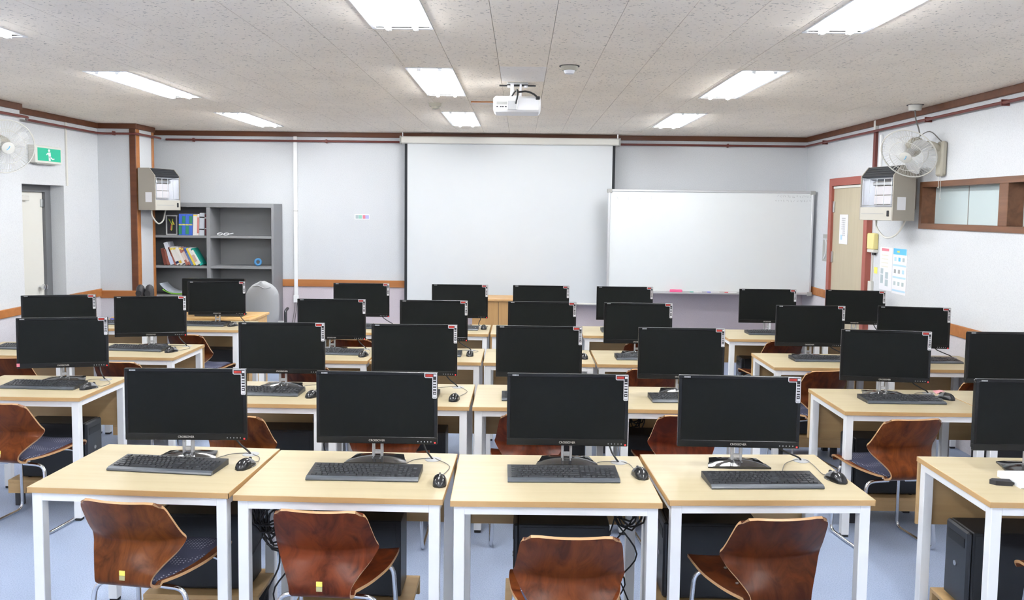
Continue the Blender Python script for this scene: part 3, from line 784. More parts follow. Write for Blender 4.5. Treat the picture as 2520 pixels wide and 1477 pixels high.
# ------------------------------------------------------------------ computers under the desks, on wooden stands
tower = Proto()
TWX, TWY, TWZ = .38, .18, .335
i = tower.add('case', MB().cbox(-TWX / 2, TWX / 2, -TWY / 2, TWY / 2, .008, TWZ, .004), M_TOWER)
tower.add('side_panel', MB().cbox(-TWX / 2 + .008, TWX / 2 - .02, -TWY / 2 - .002, -TWY / 2 + .002, .018, TWZ - .012, .001), M_TOWER)
i = tower.add('front_panel', MB().cbox(-TWX / 2 - .022, -TWX / 2 + .001, -TWY / 2 + .002, TWY / 2 - .002, .008, TWZ, .008), M_TOWER_F)
tower.add('drive_slot', MB().box(-TWX / 2 - .0235, -TWX / 2 - .021, -.065, .065, TWZ - .075, TWZ - .035), M_TOWER, i)
tower.add('power_button', MB().lathe([(.011, 0), (.011, .003), (.006, .004)], 14, (-TWX / 2 - .0255, 0, .17), 'x'), M_STEEL, i, smooth=40)
mb = MB()
for k in range(4):
    for sy in (-1, 1):
        pass
for sx in (-.15, .15):
    for sy in (-.065, .065):
        tower.add('foot', MB().lathe([(.012, 0), (.012, .009)], 10, (sx, sy, 0)), M_BLACKCAP)
stand = Proto()
SZ0, SZ1 = .085, .165
i = stand.add('tray', MB().cbox(-.245, .245, -.135, .135, SZ1 - .018, SZ1, .002), M_PANEL)
stand.add('front_skirt', MB().cbox(-.245, .245, -.135, -.117, SZ0, SZ1 - .018, .002), M_PANEL)
stand.add('back_skirt', MB().cbox(-.245, .245, .117, .135, SZ0, SZ1 - .018, .002), M_PANEL)
for sx in (-1, 1):
    for sy in (-1, 1):
        stand.add('block_foot', MB().cbox(sx * .20 - .02, sx * .20 + .02, sy * .09 - .02, sy * .09 + .02, 0, SZ1 - .018, .002), M_DARKPL)
TWS = {('M', 1, 0): (-1.34, 3.515), ('M', 1, 1): (-.68, 3.47), ('M', 1, 2): (.195, 3.46), ('M', 1, 3): (.83, 3.50), ('M', 2, 0): (-1.40, 4.86), ('M', 2, 1): (-.62, 4.86), ('M', 2, 2): (.20, 4.86), ('M', 2, 3): (.83, 4.86),
       ('M', 3, 0): (-1.42, 6.18), ('M', 3, 3): (.85, 6.18), ('M', 4, 0): (-1.42, 7.52),
       ('L', 2, 0): (-2.80, 4.93), ('L', 3, 0): (-2.80, 6.20), ('L', 4, 0): (-2.80, 7.54), ('R', 1, 0): (2.075, 3.44), ('R', 2, 0): (2.16, 4.86), ('R', 2, 1): (2.95, 4.86), ('R', 3, 0): (2.14, 6.15), ('R', 4, 0): (2.20, 7.45)}
for (b, r, c), (x, y) in TWS.items():
    stand.spawn('computer_stand', 'low wooden computer stand under the %s' % place(b, r, c), 'stand', (x, y, 0), 0, 'computer stands')
    tower.spawn('computer_tower', 'black computer tower under the %s' % place(b, r, c), 'computer', (x, y, SZ1), R(180) if b == 'L' else 0, 'computer towers')

# cable tangles hanging under the desks
def tangle(label, x, y, z, seed, n=6, hang=.25):
    rnd = random.Random(seed)
    t = thing('cable_bundle', label, 'cables', (x, y, z), 0, 'cable tangles under desks')
    for k in range(n):
        cx_, cz_ = rnd.uniform(-.03, .03), rnd.uniform(-.10, -.02); a = rnd.uniform(.035, .075); b = rnd.uniform(.05, .10)
        pts = [(cx_ + a * math.cos(q * 2 * math.pi / 14), rnd.uniform(-.02, .02) + .01 * math.sin(q), cz_ + b * math.sin(q * 2 * math.pi / 14)) for q in range(14)]
        link('cable_loop', MB().tube(pts, .0042, 6, closed=True).mesh('cable_loop', M_CABLE, 50), t)
    for k in range(3):
        x0 = rnd.uniform(-.04, .04)
        pts = curve_pts([(x0, 0, .02), (x0 + rnd.uniform(-.06, .06), .02, -.10), (x0 + rnd.uniform(-.08, .08), .0, -hang), (x0 + rnd.uniform(-.10, .10), .03, -hang - .15), (x0 + rnd.uniform(-.12, .12), .06, -z + .006)], 5)
        link('hanging_cable', MB().tube(pts, .0035, 6).mesh('hanging_cable', M_CABLE, 50), t)
tangle('black cable tangle hanging left of the second front-row chair', -1.012, 3.30, .60, 1, 13)
tangle('black cable tangle hanging at the right of the third front-row desk', .47, 3.44, .60, 2, 5)
tangle('black cable tangle under the rightmost front-row desk of the middle block', .80, 3.56, .62, 3, 4)
tangle('black cable tangle under the second-row desk behind the leftmost front monitor', -1.20, 5.0, .60, 4, 6)
tangle('black cable tangle under the second-row rightmost desk of the middle block', .70, 5.0, .60, 5, 5)

# ------------------------------------------------------------------ plywood shell chairs
PROF = [(-.238, .752), (-.212, .70), (-.180, .645), (-.155, .600), (-.142, .568), (-.156, .535), (-.180, .500), (-.198, .468), (-.197, .440), (-.165, .418), (-.120, .408), (-.05, .410), (.04, .420), (.12, .428), (.19, .430), (.235, .420), (.250, .405)]
HALF = [.160, .170, .178, .184, .188, .172, .138, .115, .109, .108, .118, .155, .192, .205, .206, .196, .180]
def shell_mesh():
    n = 4; P3 = curve_pts([(a, b, h) for (a, b), h in zip(PROF, HALF)], n)
    nx = 12; grid = []
    for si, p in enumerate(P3):
        y, z, h = p; s = si / (len(P3) - 1); row = []
        back = max(0.0, min(1.0, (z - .44) / .10)) if s < .55 else 0.0
        wing = math.exp(-((z - .53) / .05) ** 2) if s < .5 else 0.0
        for ii in range(nx + 1):
            u = ii / nx * 2 - 1
            x = u * h; cur = (.040 * back + .012 * wing) * (u * h / .18) ** 2
            dz = .010 * u * u * math.exp(-((z - .56) / .045) ** 2) if s < .5 else 0.0
            if s > .6: dz += .014 * (u * u) * (1 - max(0, (s - .9) / .1))
            # rounded corners at the top and at the seat front
            if si <= 3: x *= (1 - .05 * (1 - si / 3) * (abs(u) > .99))
            zz = z + dz - (.020 * max(0, abs(u) - .8) / .2 if si == 0 else (.006 * max(0, abs(u) - .85) / .15 if si == 1 else 0)) 
            row.append(Vector((x, y + cur, zz)))
        grid.append(row)
    m = len(grid); th = .0055
    nor = []
    for a in range(m):
        rr = []
        for b in range(nx + 1):
            ds = grid[min(a + 1, m - 1)][b] - grid[max(a - 1, 0)][b]; du = grid[a][min(b + 1, nx)] - grid[a][max(b - 1, 0)]
            rr.append(ds.cross(du).normalized())
        nor.append(rr)
    top = [grid[a][b] + nor[a][b] * th for a in range(m) for b in range(nx + 1)]
    bot = [grid[a][b] - nor[a][b] * th for a in range(m) for b in range(nx + 1)]
    W = nx + 1; mb = MB(); K = m * W
    fs = []
    for a in range(m - 1):
        for b in range(nx):
            i0 = a * W + b; fs.append((i0, i0 + 1, i0 + W + 1, i0 + W)); fs.append((K + i0, K + i0 + W, K + i0 + W + 1, K + i0 + 1))
    mb.add(top + bot, fs)
    rim = [b for b in range(W)] + [a * W + nx for a in range(1, m)] + [(m - 1) * W + b for b in range(nx - 1, -1, -1)] + [a * W for a in range(m - 2, 0, -1)]
    rf = [(rim[q], K + rim[q], K + rim[(q + 1) % len(rim)], rim[(q + 1) % len(rim)]) for q in range(len(rim))]
    mb.mi = 1
    for f in rf: mb.f.append(list(f)); mb.m.append(1)
    return mb.mesh('shell', [M_CHAIR, M_PLY_EDGE], 50), grid, nor
shell_me, GRD, NOR = shell_mesh()
def pad_mesh():
    m = len(GRD); a0 = next(i for i in range(m) if GRD[i][6].y > -.155 and GRD[i][6].z < .43); a1 = m - 5
    mb = MB(); vt = []; vb = []; W = 11
    for a in range(a0, a1 + 1):
        for b in range(1, 12):
            g = GRD[a][b]; n = NOR[a][b]
            if n.z < 0: n = -n
            e = min((a - a0) / 2.0, (a1 - a) / 2.0, (b - 1) / 1.5, (11 - b) / 1.5, 1.0)
            vt.append(g + n * (.0065 + .014 * math.sqrt(max(0, e)))); vb.append(g + n * .0058)
    m2 = a1 - a0 + 1; K = len(vt); fs = []
    for a in range(m2 - 1):
        for b in range(W - 1):
            i0 = a * W + b; fs += [(i0, i0 + 1, i0 + W + 1, i0 + W), (K + i0, K + i0 + W, K + i0 + W + 1, K + i0 + 1)]
    rim = [b for b in range(W)] + [a * W + W - 1 for a in range(1, m2)] + [(m2 - 1) * W + b for b in range(W - 2, -1, -1)] + [a * W for a in range(m2 - 2, 0, -1)]
    fs += [(rim[q], K + rim[q], K + rim[(q + 1) % len(rim)], rim[(q + 1) % len(rim)]) for q in range(len(rim))]
    return mb.add(vt + vb, fs).mesh('seat_pad', M_PAD, 60)
chair = Proto()
chair.add('shell', shell_me)
chair.add('seat_pad', pad_mesh(), label='dotted navy fabric seat pad')
for sx in (-1, 1):
    pts = fillet([(sx * .05, -.085, .385), (sx * .185, -.095, .385), (sx * .205, -.135, .010), (sx * .205, .205, .010), (sx * .185, .175, .395), (sx * .05, .175, .395)], .05, 6)
    chair.add('sled_frame', MB().tube(pts, .0095, 10), M_CHROME, smooth=60, label='bent chrome tube sled leg')
chair.add('seat_bracket', MB().cbox(-.075, .075, -.105, -.065, .388, .402, .002).cbox(-.075, .075, .155, .195, .398, .410, .002), M_STEEL)
bd = MB(); bd.cbox(-.011, .011, -.0005, .0025, 0, .016, .0008)
chair.add('badge', MB().cbox(-.011, .011, -.2062, -.2030, .470, .488, .0006), M_LEMON, label='small worn yellow sticker')
chair.add('badge', MB().cbox(-.011, .011, -.2065, -.2035, .452, .469, .0006), mat('badge_olive', (0.42, .40, .20), .6), label='small olive sticker')
for sx in (-1, 1):
    for yy in (-.02, .10):
        chair.add('rivet', MB().lathe([(.006, .4275 + (yy + .02) * .05), (.006, .4315 + (yy + .02) * .05), (.003, .433 + (yy + .02) * .05)], 10, (sx * .09, yy, 0)), M_STEEL, smooth=40)
# back-top centre x, y at z=.75, turn, pad, colour, words
K = 1.024
CH = [(-1.402, 2.80, -8, 1, (1.15, 1.15, 1.0), 'brown plywood chair with dotted navy pad at the leftmost front-row desk', 1),
      (-.685, 2.74, -3, 0, (1.1, .78, .8), 'reddish-brown plywood chair with bare seat at the second front-row desk', 1),
      (.173, 2.55, 0, 1, (1.05, .92, .9), 'brown plywood chair pulled out lowest at the third front-row desk', 0),
      (.915, 2.74, 7, 0, (.62, .52, .55), 'darkest flame-grained plywood chair with bare seat at the rightmost front-row desk', 0),
      (-2.725, 4.19, -8, 1, (1.2, 1.05, .9), 'glossy brown plywood chair cut by the left edge of the picture', 1),
      (2.01, 4.13, 9, 1, (1.35, 1.2, 1.0), 'glossy brown plywood chair with navy pad beside the right aisle, second row', 0),
      (-1.429, 4.005, -8, 0, (1.45, 1.5, 1.3), 'light brown chair half hidden behind the leftmost front-row monitor', 0),
      (-.69, 4.05, 0, 0, (1.2, .9, .9), 'reddish chair behind the second front-row monitor', 0),
      (.067, 4.117, 3, 0, (1.1, .75, .8), 'reddish chair half hidden behind the third front-row monitor', 0),
      (.873, 4.148, 6, 0, (.95, .55, .62), 'dark red chair half hidden behind the rightmost front-row monitor of the middle block', 1),
      (-2.674, 5.358, -5, 0, (.8, .7, .7), 'dark brown chair behind the left-block second-row monitor, aisle side', 0),
      (-3.484, 5.444, 0, 0, (.8, .7, .7), 'dark brown chair at the left edge, third row of the left block', 0),
      (-2.71, 6.559, -12, 1, (.8, .72, .7), 'dark brown chair with navy pad at the back row of the left block', 0),
      (-1.413, 5.31, 0, 0, (.85, .7, .7), 'dark brown chair at the third-row leftmost desk of the middle block', 0),
      (.869, 5.366, 4, 0, (.95, .75, .75), 'dark brown chair at the third-row rightmost desk of the middle block', 0),
      (-1.332, 6.42, 0, 0, (.9, .7, .7), 'dark brown chair at the back-row leftmost desk of the middle block', 0),
      (.992, 6.448, 0, 0, (.9, .7, .7), 'dark brown chair at the back-row rightmost desk of the middle block', 0),
      (2.957, 5.149, 5, 0, (.8, .7, .7), 'brown chair at the third-row wall-side desk of the right block', 0),
      (2.047, 5.396, 14, 1, (.85, .75, .72), 'dark brown chair with navy pad at the third-row aisle desk of the right block', 0),
      (2.16, 6.65, 12, 0, (.8, .62, .62), 'dark brown chair at the back-row aisle desk of the right block', 0),
      (2.20, 2.74, 8, 1, (1.1, 1.0, .9), 'brown chair with navy pad in the bottom right corner', 0)]
for (x, y, rz, pad, colr, lab, badge) in CH:
    x *= K; y *= K
    off = Matrix.Rotation(R(rz), 3, 'Z') @ Vector((0, .232, 0))
    skip = set()
    if not pad: skip.add('seat_pad')
    else: skip.add('rivet')
    if not badge: skip.add('badge')
    root, made = chair.spawn('school_chair', lab, 'chair', (x + off.x, y + off.y, 0), R(rz), 'plywood shell chairs', skip)
    made[0].color = (*colr, 1)

# ------------------------------------------------------------------ projection screen and whiteboard
t = thing('projection_screen', 'large white pull-down projection screen with black side borders on the back wall', 'projection screen', (-.147, 9.86, 0))
link('roller_case', MB().cbox(-1.292, 1.292, -.045, .045, 2.575, 2.660, .012).mesh('roller_case', M_CREAM, 40), t)
for sx in (-1, 1):
    link('case_end', MB().cbox(sx * 1.295 - .008, sx * 1.295 + .008, -.05, .05, 2.570, 2.665, .006).mesh('case_end', M_GREYPL), t)
    link('hanger', MB().box(sx * 1.27 - .006, sx * 1.27 + .006, -.02, .02, 2.66, ZC - .001).mesh('hanger', M_STEEL), t)
    link('black_border', MB().box(sx * 1.231 - .016, sx * 1.231 + .016, -.0012, .0012, .70, 2.576).mesh('black_border', M_SCRBLACK), t)
link('cloth', MB().box(-1.2152, 1.2152, -.001, .001, .70, 2.576).mesh('cloth', M_SCRCLOTH), t)
link('bottom_bar', MB().tube([(-1.25, 0, .69), (1.25, 0, .69)], .013, 10).mesh('bottom_bar', M_CREAM, 50), t)

t = thing('whiteboard', 'large white enamel whiteboard in an aluminium frame overlapping the projection screen', 'whiteboard', (2.183, 9.60, 0))
bx, z0, z1 = 1.185, .862, 2.06
link('board', MB().box(-bx + .01, bx - .01, -.008, .010, z0 + .01, z1 - .01).mesh('board', M_BOARD), t)
for (a, b_, c, d) in ((-bx, bx, z1 - .026, z1), (-bx, bx, z0, z0 + .03)):
    link('frame_bar', MB().cbox(a, b_, -.018, .016, c, d, .004).mesh('frame_bar', M_ALU), t)
for sx in (-1, 1):
    link('frame_bar', MB().cbox(sx * bx - .013 - sx * .013, sx * bx + .013 - sx * .013, -.018, .016, z0, z1, .004).mesh('frame_bar', M_ALU), t)
    for zz in (z0 + .012, z1 - .018):
        link('frame_corner', MB().cbox(sx * bx - .03 - sx * .018, sx * bx + .03 - sx * .018, -.021, .018, zz - .024, zz + .022, .006).mesh('frame_corner', M_GREYPL), t)
link('pen_tray', MB().box(-.75, .75, -.075, -.018, z0 + .002, z0 + .008).box(-.75, .75, -.078, -.072, z0 + .002, z0 + .020).mesh('pen_tray', M_ALU), t)
for x in (-.93, .72):
    s_ = link('stand_leg', MB().cbox(x - .018, x + .018, -.004, .032, .06, z0 + .1, .003).box(x - .018, x + .018, -.25, .25, .04, .07).mesh('stand_leg', M_WHITE), t)
    for yy in (-.23, .23):
        link('caster', MB().lathe([(.02, -.012), (.022, -.008), (.022, .008), (.02, .012)], 12, (x, yy, .022), 'x').mesh('caster', M_BLACKCAP, 40), s_)
def scribble(x0, z0_, w, h, n, seed):
    rnd = random.Random(seed); mb = MB(); x = x0
    for k in range(n):
        pts = [(x + rnd.uniform(0, w), -.0092, z0_ + rnd.uniform(0, h)) for _ in range(4)]
        mb.tube(curve_pts(pts, 4), .0011, 4); x += w * rnd.uniform(1.2, 2.0)
    return mb
link('faint_handwriting', scribble(-1.09, 1.935, .035, .055, 7, 3).mesh('faint_handwriting', mat('faint_ink', (.55, .56, .57), .6)), t)
link('faint_handwriting', scribble(.76, 1.985, .018, .028, 14, 5).mesh('faint_handwriting', mat('grey_marker_ink', (.42, .43, .44), .6)), t)
link('faint_handwriting', scribble(.74, 1.935, .018, .026, 14, 6).mesh('faint_handwriting', bpy.data.materials['grey_marker_ink']), t)
single('board_eraser', MB().cbox(-.07, .07, -.022, .022, 0, .038, .006), M_PINK, 'pink board eraser on the whiteboard pen tray', 'eraser', (1.80, 9.553, z0 + .0085))
for x, colr, w in ((2.02, (.05, .40, .33), 'green-capped'), (2.22, (.10, .10, .60), 'blue-capped'), (2.42, (.65, .04, .05), 'red-capped')):
    t2 = thing('marker_pen', 'white %s marker pen on the whiteboard tray' % w, 'marker', (x, 9.55, z0 + .0175), 0, 'markers on the whiteboard tray')
    link('barrel', MB().lathe([(.008, -.02), (.009, -.015), (.009, .075), (.007, .08)], 10, (0, 0, 0), 'x').mesh('barrel', M_PAPER, 40), t2)
    link('cap', MB().lathe([(.007, -.06), (.0095, -.055), (.0095, -.021), (.0095, -.019)], 10, (0, 0, 0), 'x').mesh('cap', mat('cap_' + w.split('-')[0], colr, .4), 40), t2)

# wall sticker between shelf and screen
t = single('wall_sticker', MB().box(-.09, .09, -.003, 0, -.032, .032), M_PAPER, 'small colourful printed sticker on the back wall left of the screen', 'sticker', (-1.93, YB, 1.70))
for x, w, colr in ((-.06, .018, M_TEAL), (-.02, .02, mat('print_green', (.3, .6, .5), .7)), (.025, .016, M_ROSE), (.062, .022, mat('print_violet', (.45, .45, .8), .7))):
    link('print_patch', MB().box(x - w, x + w, -.0036, -.003, -.022, .022).mesh('print_patch', colr), t)

# ------------------------------------------------------------------ grey bookshelf and its contents
SX0, SX1, SY0, SY1, SHT = -4.56, -2.895, 9.64, 9.985, 1.845
SDIV = -3.665
t = thing('bookshelf', 'grey steel two-bay open bookshelf against the back wall behind the pillar', 'bookshelf', ((SX0 + SX1) / 2, (SY0 + SY1) / 2, 0))
ox, oy = (SX0 + SX1) / 2, (SY0 + SY1) / 2
def sb(n, x0, x1, y0, y1, z0, z1): link(n, MB().cbox(x0 - ox, x1 - ox, y0 - oy, y1 - oy, z0, z1, .002).mesh(n, M_SHELF), t)
sb('side_panel', SX0, SX0 + .03, SY0, SY1, 0, SHT); sb('side_panel', SX1 - .03, SX1, SY0, SY1, 0, SHT)
sb('divider', SDIV - .022, SDIV + .022, SY0, SY1 - .012, .03, SHT - .05)
sb('back_panel', SX0 + .03, SX1 - .03, SY1 - .012, SY1, .03, SHT - .05)
sb('top_panel', SX0 + .03, SX1 - .03, SY0, SY1, SHT - .05, SHT)
SHZ = [.06, .41, .76, 1.105, 1.462]
for z in SHZ:
    sb('shelf', SX0 + .03, SDIV - .022, SY0 + .004, SY1 - .012, z - .028, z); sb('shelf', SDIV + .022, SX1 - .03, SY0 + .004, SY1 - .012, z - .028, z)

def book(x, z, w, h, colr, label, tilt=0.0, band=None, d=.17, group='books on the bookshelf', rough=.6):
    """x is the lower left corner; tilt leans the top to the left (positive) or right"""
    t = thing('book', label, 'book', (x, SY0 + .05, z), 0, group)
    t.rotation_euler = (0, -R(tilt), 0)
    m = mat('book_cover', colr, rough)
    link('cover', MB().cbox(0, w, 0, d, 0, h, .0015).mesh('cover', m), t)
    link('page_block', MB().box(.002, w - .002, .004, d + .002, h, h + .0012).mesh('page_block', M_PAPER), t)
    if band:
        for (za, zb, bc) in band:
            link('spine_print', MB().box(.001, w - .001, -.0008, .0004, h * za, h * zb).mesh('spine_print', mat('spine_ink', bc, .6)), t)
    return t
z = SHZ[4]
blue, grn, yel = (.05, .13, .55), (.03, .22, .10), (.75, .65, .12)
for k in range(4):
    book(-4.035 + k * .041, z, .039, .25, blue, '%s of the four blue-and-green spined books on the upper shelf' % ['leftmost', 'second', 'third', 'rightmost'][k], -1.5,
         [(.05, .45, blue if k % 2 else grn), (.47, .53, yel), (.56, .9, grn if k % 2 else blue)], group='blue books on the upper shelf')
book(-3.868, z, .048, .245, (.78, .76, .72), 'thick white book beside the blue books on the upper shelf', -2, [(.93, 1, (.8, .6, .1))])
book(-3.818, z, .022, .25, (.80, .74, .72), 'narrow white book with red lettering on the upper shelf', -2, [(.1, .85, (.6, .2, .18))])
book(-3.792, z, .060, .265, (.58, .62, .68), 'pale grey ring binder on the upper shelf', -2, [(.25, .30, (.02, .02, .02)), (.78, .84, (.02, .02, .02))])
book(-3.724, z, .034, .25, (.12, .02, .025), 'dark red book at the right end of the upper shelf', 0, [(.3, .35, (.8, .8, .8)), (.8, .86, (.8, .8, .8))])
z = SHZ[3]
W12 = 1.12
specs = [(.035, .20, (.16, .04, .025), 'dark brown', 11), (.030, .19, (.28, .09, .06), 'chestnut brown', 14), (.042, .275, (.62, .65, .72), 'tall silver-white', 17), (.020, .225, (.35, .12, .09), 'red-brown', 21), (.034, .225, (.74, .72, .68), 'white with navy foot', 23),
         (.028, .225, (.72, .70, .66), 'white with yellow foot', 24), (.026, .225, (.76, .74, .70), 'plain white', 24), (.024, .225, (.42, .14, .10), 'brick red', 24), (.022, .22, (.34, .11, .08), 'maroon striped', 25), (.024, .225, (.12, .22, .45), 'blue-grey', 25), (.022, .22, (.78, .60, .06), 'yellow', 26), (.034, .22, (.74, .73, .70), 'white with grey print', 27), (.022, .225, (.02, .40, .33), 'green-edged', 30)]
x = -4.215
for k, (w, h, colr, nm, tl) in enumerate(specs):
    bands = {2: [(.05, .35, (.55, .62, .78))], 4: [(.08, .2, (.02, .03, .1)), (.85, .95, (.75, .6, .1))], 5: [(.1, .25, (.75, .5, .05)), (.88, .97, (.7, .5, .05))], 6: [(.03, .1, (.05, .05, .08))], 7: [(.9, .98, (.8, .6, .1)), (.3, .7, (.7, .6, .55))], 8: [(.9, .98, (.8, .6, .1)), (.2, .8, (.65, .5, .45))], 9: [(.7, .95, (.05, .1, .35))], 11: [(.2, .6, (.6, .4, .35))], 12: [(.1, .9, (.85, .85, .8))]}.get(k)
    book(x + .10 * math.sin(R(tl)) * 0, z, w * W12, h, colr, '%s book leaning left on the second shelf of the bookshelf' % nm, tl, bands, group='leaning books on the second shelf')
    x += w * 1.12 / math.cos(R(tl)) + .0015
# framed picture, cup-like things, tape roll, magazines
t = thing('picture_frame', 'small silver picture frame with flowers on black, upper shelf', 'picture frame', (-4.135, SY0 + .10, SHZ[4]))
w_, h_ = .135, .235
link('frame', MB().box(-w_ / 2, w_ / 2, -.006, .006, 0, .014).box(-w_ / 2, w_ / 2, -.006, .006, h_ - .014, h_).box(-w_ / 2, -w_ / 2 + .014, -.006, .006, .014, h_ - .014).box(w_ / 2 - .014, w_ / 2, -.006, .006, .014, h_ - .014).mesh('frame', mat('frame_silver', (.55, .56, .56), .35)), t)
link('picture', MB().box(-w_ / 2 + .012, w_ / 2 - .012, -.002, .002, .012, h_ - .012).mesh('picture', M_INK), t)
link('stalks', MB().tube([(-.005, -.003, .05), (.005, -.003, .12), (-.035, -.003, .19)], .005, 6).tube([(0, -.003, .06), (.012, -.003, .19)], .007, 6).mesh('stalks', mat('stalk_green', (.25, .35, .04), .6)), t)
link('petals', MB().tube([(-.012, -.003, .06), (-.002, -.003, .13)], [.010, .006], 8).mesh('petals', mat('petal_red', (.4, .05, .05), .6)), t)
link('petals', MB().tube([(.0, -.003, .13), (.030, -.003, .125), (.01, -.003, .16)], .007, 8).mesh('petals', mat('petal_yellow', (.7, .5, .06), .6)), t)
t = single('wire_glasses', MB().tube([(-.075 + .03 * math.cos(a * .5236), .02 * math.sin(a * .5236), .02 + .012 * math.sin(a * .5236)) for a in range(12)], .005, 6, closed=True).tube([(.0 + .03 * math.cos(a * .5236), .02 * math.sin(a * .5236), .02 + .012 * math.sin(a * .5236)) for a in range(12)], .005, 6, closed=True).tube([(.03, 0, .02), (.075, .03, .03)], .005, 6), M_PAPER, 'small white coiled object on the empty upper right shelf', 'coil', (-3.49, SY0 + .10, SHZ[4] - .002), smooth=50)
t = single('tape_roll', MB().tube([(.034 * math.cos(a * .3491), .0, .034 * math.sin(a * .3491)) for a in range(18)], .014, 8, closed=True), mat('tape_blue', (.08, .28, .55), .5), 'blue tape roll standing on the second right shelf', 'tape', (-3.115, SY0 + .10, SHZ[3] + .048), smooth=50)
t.rotation_euler = (0, 0, R(35))
for k, (colr, lab, dz, dx) in enumerate((((.20, .48, .05), 'green magazine lying lowest on the third shelf', 0, 0), ((.55, .60, .68), 'silver-grey magazine curling over the green one on the third shelf', .016, -.03))):
    pts = [(-.16 + q * .04 + dx, .004 + dz + .05 * max(0, (4 - q) / 4) ** 2 * (1 + k)) for q in range(9)]
    poly = pts + [(a, b + .012) for a, b in pts[::-1]]
    single('magazine', MB().prism(poly, -.02, .20, 'y'), mat('magazine_cover', colr, .5), lab, 'magazine', (-4.07, SY0 + .05, SHZ[2]), 0, 'magazines on the third shelf')
t = thing('carton', 'small yellow and white printed pack on the third shelf', 'pack', (-3.90, SY0 + .07, SHZ[2] + .0), R(12))
link('box', MB().cbox(-.04, .04, -.03, .03, 0, .10, .003).mesh('box', M_LEMON), t)
link('print_band', MB().box(-.041, .041, -.031, .031, .055, .08).mesh('print_band', M_INK), t)
t = thing('ornament', 'small red ornament on the third shelf beside the divider', 'ornament', (-3.78, SY0 + .10, SHZ[2]))
link('stem', MB().tube([(0, 0, 0), (0, 0, .10)], .02, 8).mesh('stem', M_DARKPL), t)
link('bud', MB().lathe([(.01, .10), (.03, .115), (.032, .14), (.012, .165), (.003, .17)], 12).mesh('bud', mat('bud_red', (.5, .03, .04), .5), 40), t)

# ------------------------------------------------------------------ teacher's corner
t = thing('teacher_desk', 'orange wood teacher desk behind the left block back row', 'desk', (-3.26, 8.16, 0))
link('desktop', MB().cbox(-.70, .66, -.30, .33, .695, .72, .004).mesh('desktop', M_ORANGEW), t)
link('raised_edge', MB().tube([(-.68, -.285, .722), (.35, -.285, .722), (.55, -.20, .722), (.64, .0, .722)], .010, 8).mesh('raised_edge', M_ORANGEW, 50), t)
for sx in (-.68, .62): link('side_panel', MB().cbox(sx, sx + .022, -.28, .30, 0, .695, .002).mesh('side_panel', M_ORANGEW), t)
link('front_panel', MB().cbox(-.655, .62, -.26, -.24, .10, .695, .002).mesh('front_panel', M_ORANGEW), t)
t = thing('teacher_monitor', 'larger black monitor on the teacher desk, its edge showing behind a student monitor', 'monitor', (-3.055, 8.17, .72), R(4))
link('bezel', MB().cbox(-.305, .305, -.03, .02, .035, .372, .005).mesh('bezel', M_MON), t)
link('screen', MB().box(-.285, .285, -.032, -.029, .065, .352).mesh('screen', M_SCREEN), t)
link('stand_base', MB().cbox(-.17, .30, -.09, .08, 0, .018, .005).mesh('stand_base', M_DARKPL), t)
link('stand_neck', MB().cbox(-.04, .04, .0, .03, .018, .08, .003).mesh('stand_neck', M_DARKPL), t)
for x, w in ((-3.815, 'left'), (-3.725, 'right')):
    t = thing('desk_speaker', '%s one of two dark round-topped speakers standing together before the pillar' % w, 'speaker', (x, 8.22, .72), 0, 'dark round-topped speakers')
    link('cabinet', MB().lathe([(.040, 0), (.044, .01), (.044, .20), (.042, .245), (.034, .275), (.018, .292), (.003, .297)], 18).mesh('cabinet', M_DARKPL, 40), t)
    link('grille', MB().lathe([(.030, -.050), (.030, -.042), (.02, -.040)], 16, (0, 0, .21), 'y').mesh('grille', M_TOWER_F, 40), t)
t = thing('office_chair', 'light grey fabric office chair behind the teacher desk', 'office chair', (-2.82, 8.95, 0), R(8))
mb = MB(); vs = []; fs = []
for jj in range(13):
    v = jj / 12; z = .53 + .47 * v
    wv = .175 * (1 - abs(v * 1.7 - .75) ** 3 * .35) * math.sqrt(max(.02, 1 - max(0, (v - .62) / .38) ** 2.4))
    for ii in range(9):
        u = ii / 8 * 2 - 1; vs.append((u * wv, -.02 - .05 * (1 - u * u) + .04 * (1 - v), z))
n0 = len(vs); vs += [(x, y + .06, z) for x, y, z in vs]
for jj in range(12):
    for ii in range(8):
        a = jj * 9 + ii; fs += [(a, a + 1, a + 10, a + 9), (n0 + a, n0 + a + 9, n0 + a + 10, n0 + a + 1)]
rim = list(range(9)) + [jj * 9 + 8 for jj in range(1, 13)] + [12 * 9 + ii for ii in range(7, -1, -1)] + [jj * 9 for jj in range(11, 0, -1)]
fs += [(rim[q], n0 + rim[q], n0 + rim[(q + 1) % len(rim)], rim[(q + 1) % len(rim)]) for q in range(len(rim))]
link('backrest', mb.add(vs, fs).mesh('backrest', M_FABRIC, 60), t)
link('fabric_fold', MB().tube(curve_pts([(-.09, -.072, .945), (-.03, -.078, .955), (.02, -.078, .93), (.05, -.076, .925), (.10, -.068, .935)], 5), .005, 6).mesh('fabric_fold', mat('fold_grey', (.30, .31, .31), .9), 50), t)
link('seat', MB().cbox(-.22, .22, -.02, .42, .44, .51, .03).mesh('seat', M_FABRIC), t)
for sx in (-1, 1): link('armrest', MB().tube(fillet([(sx * .18, .04, .48), (sx * .24, .04, .50), (sx * .24, .04, .665), (sx * .23, .28, .665)], .04), .016, 8).mesh('armrest', M_DARKPL, 50), t)
link('column', MB().lathe([(.03, .06), (.03, .30), (.022, .31), (.022, .44)], 14, (0, .2, 0)).mesh('column', M_DARKPL, 40), t)
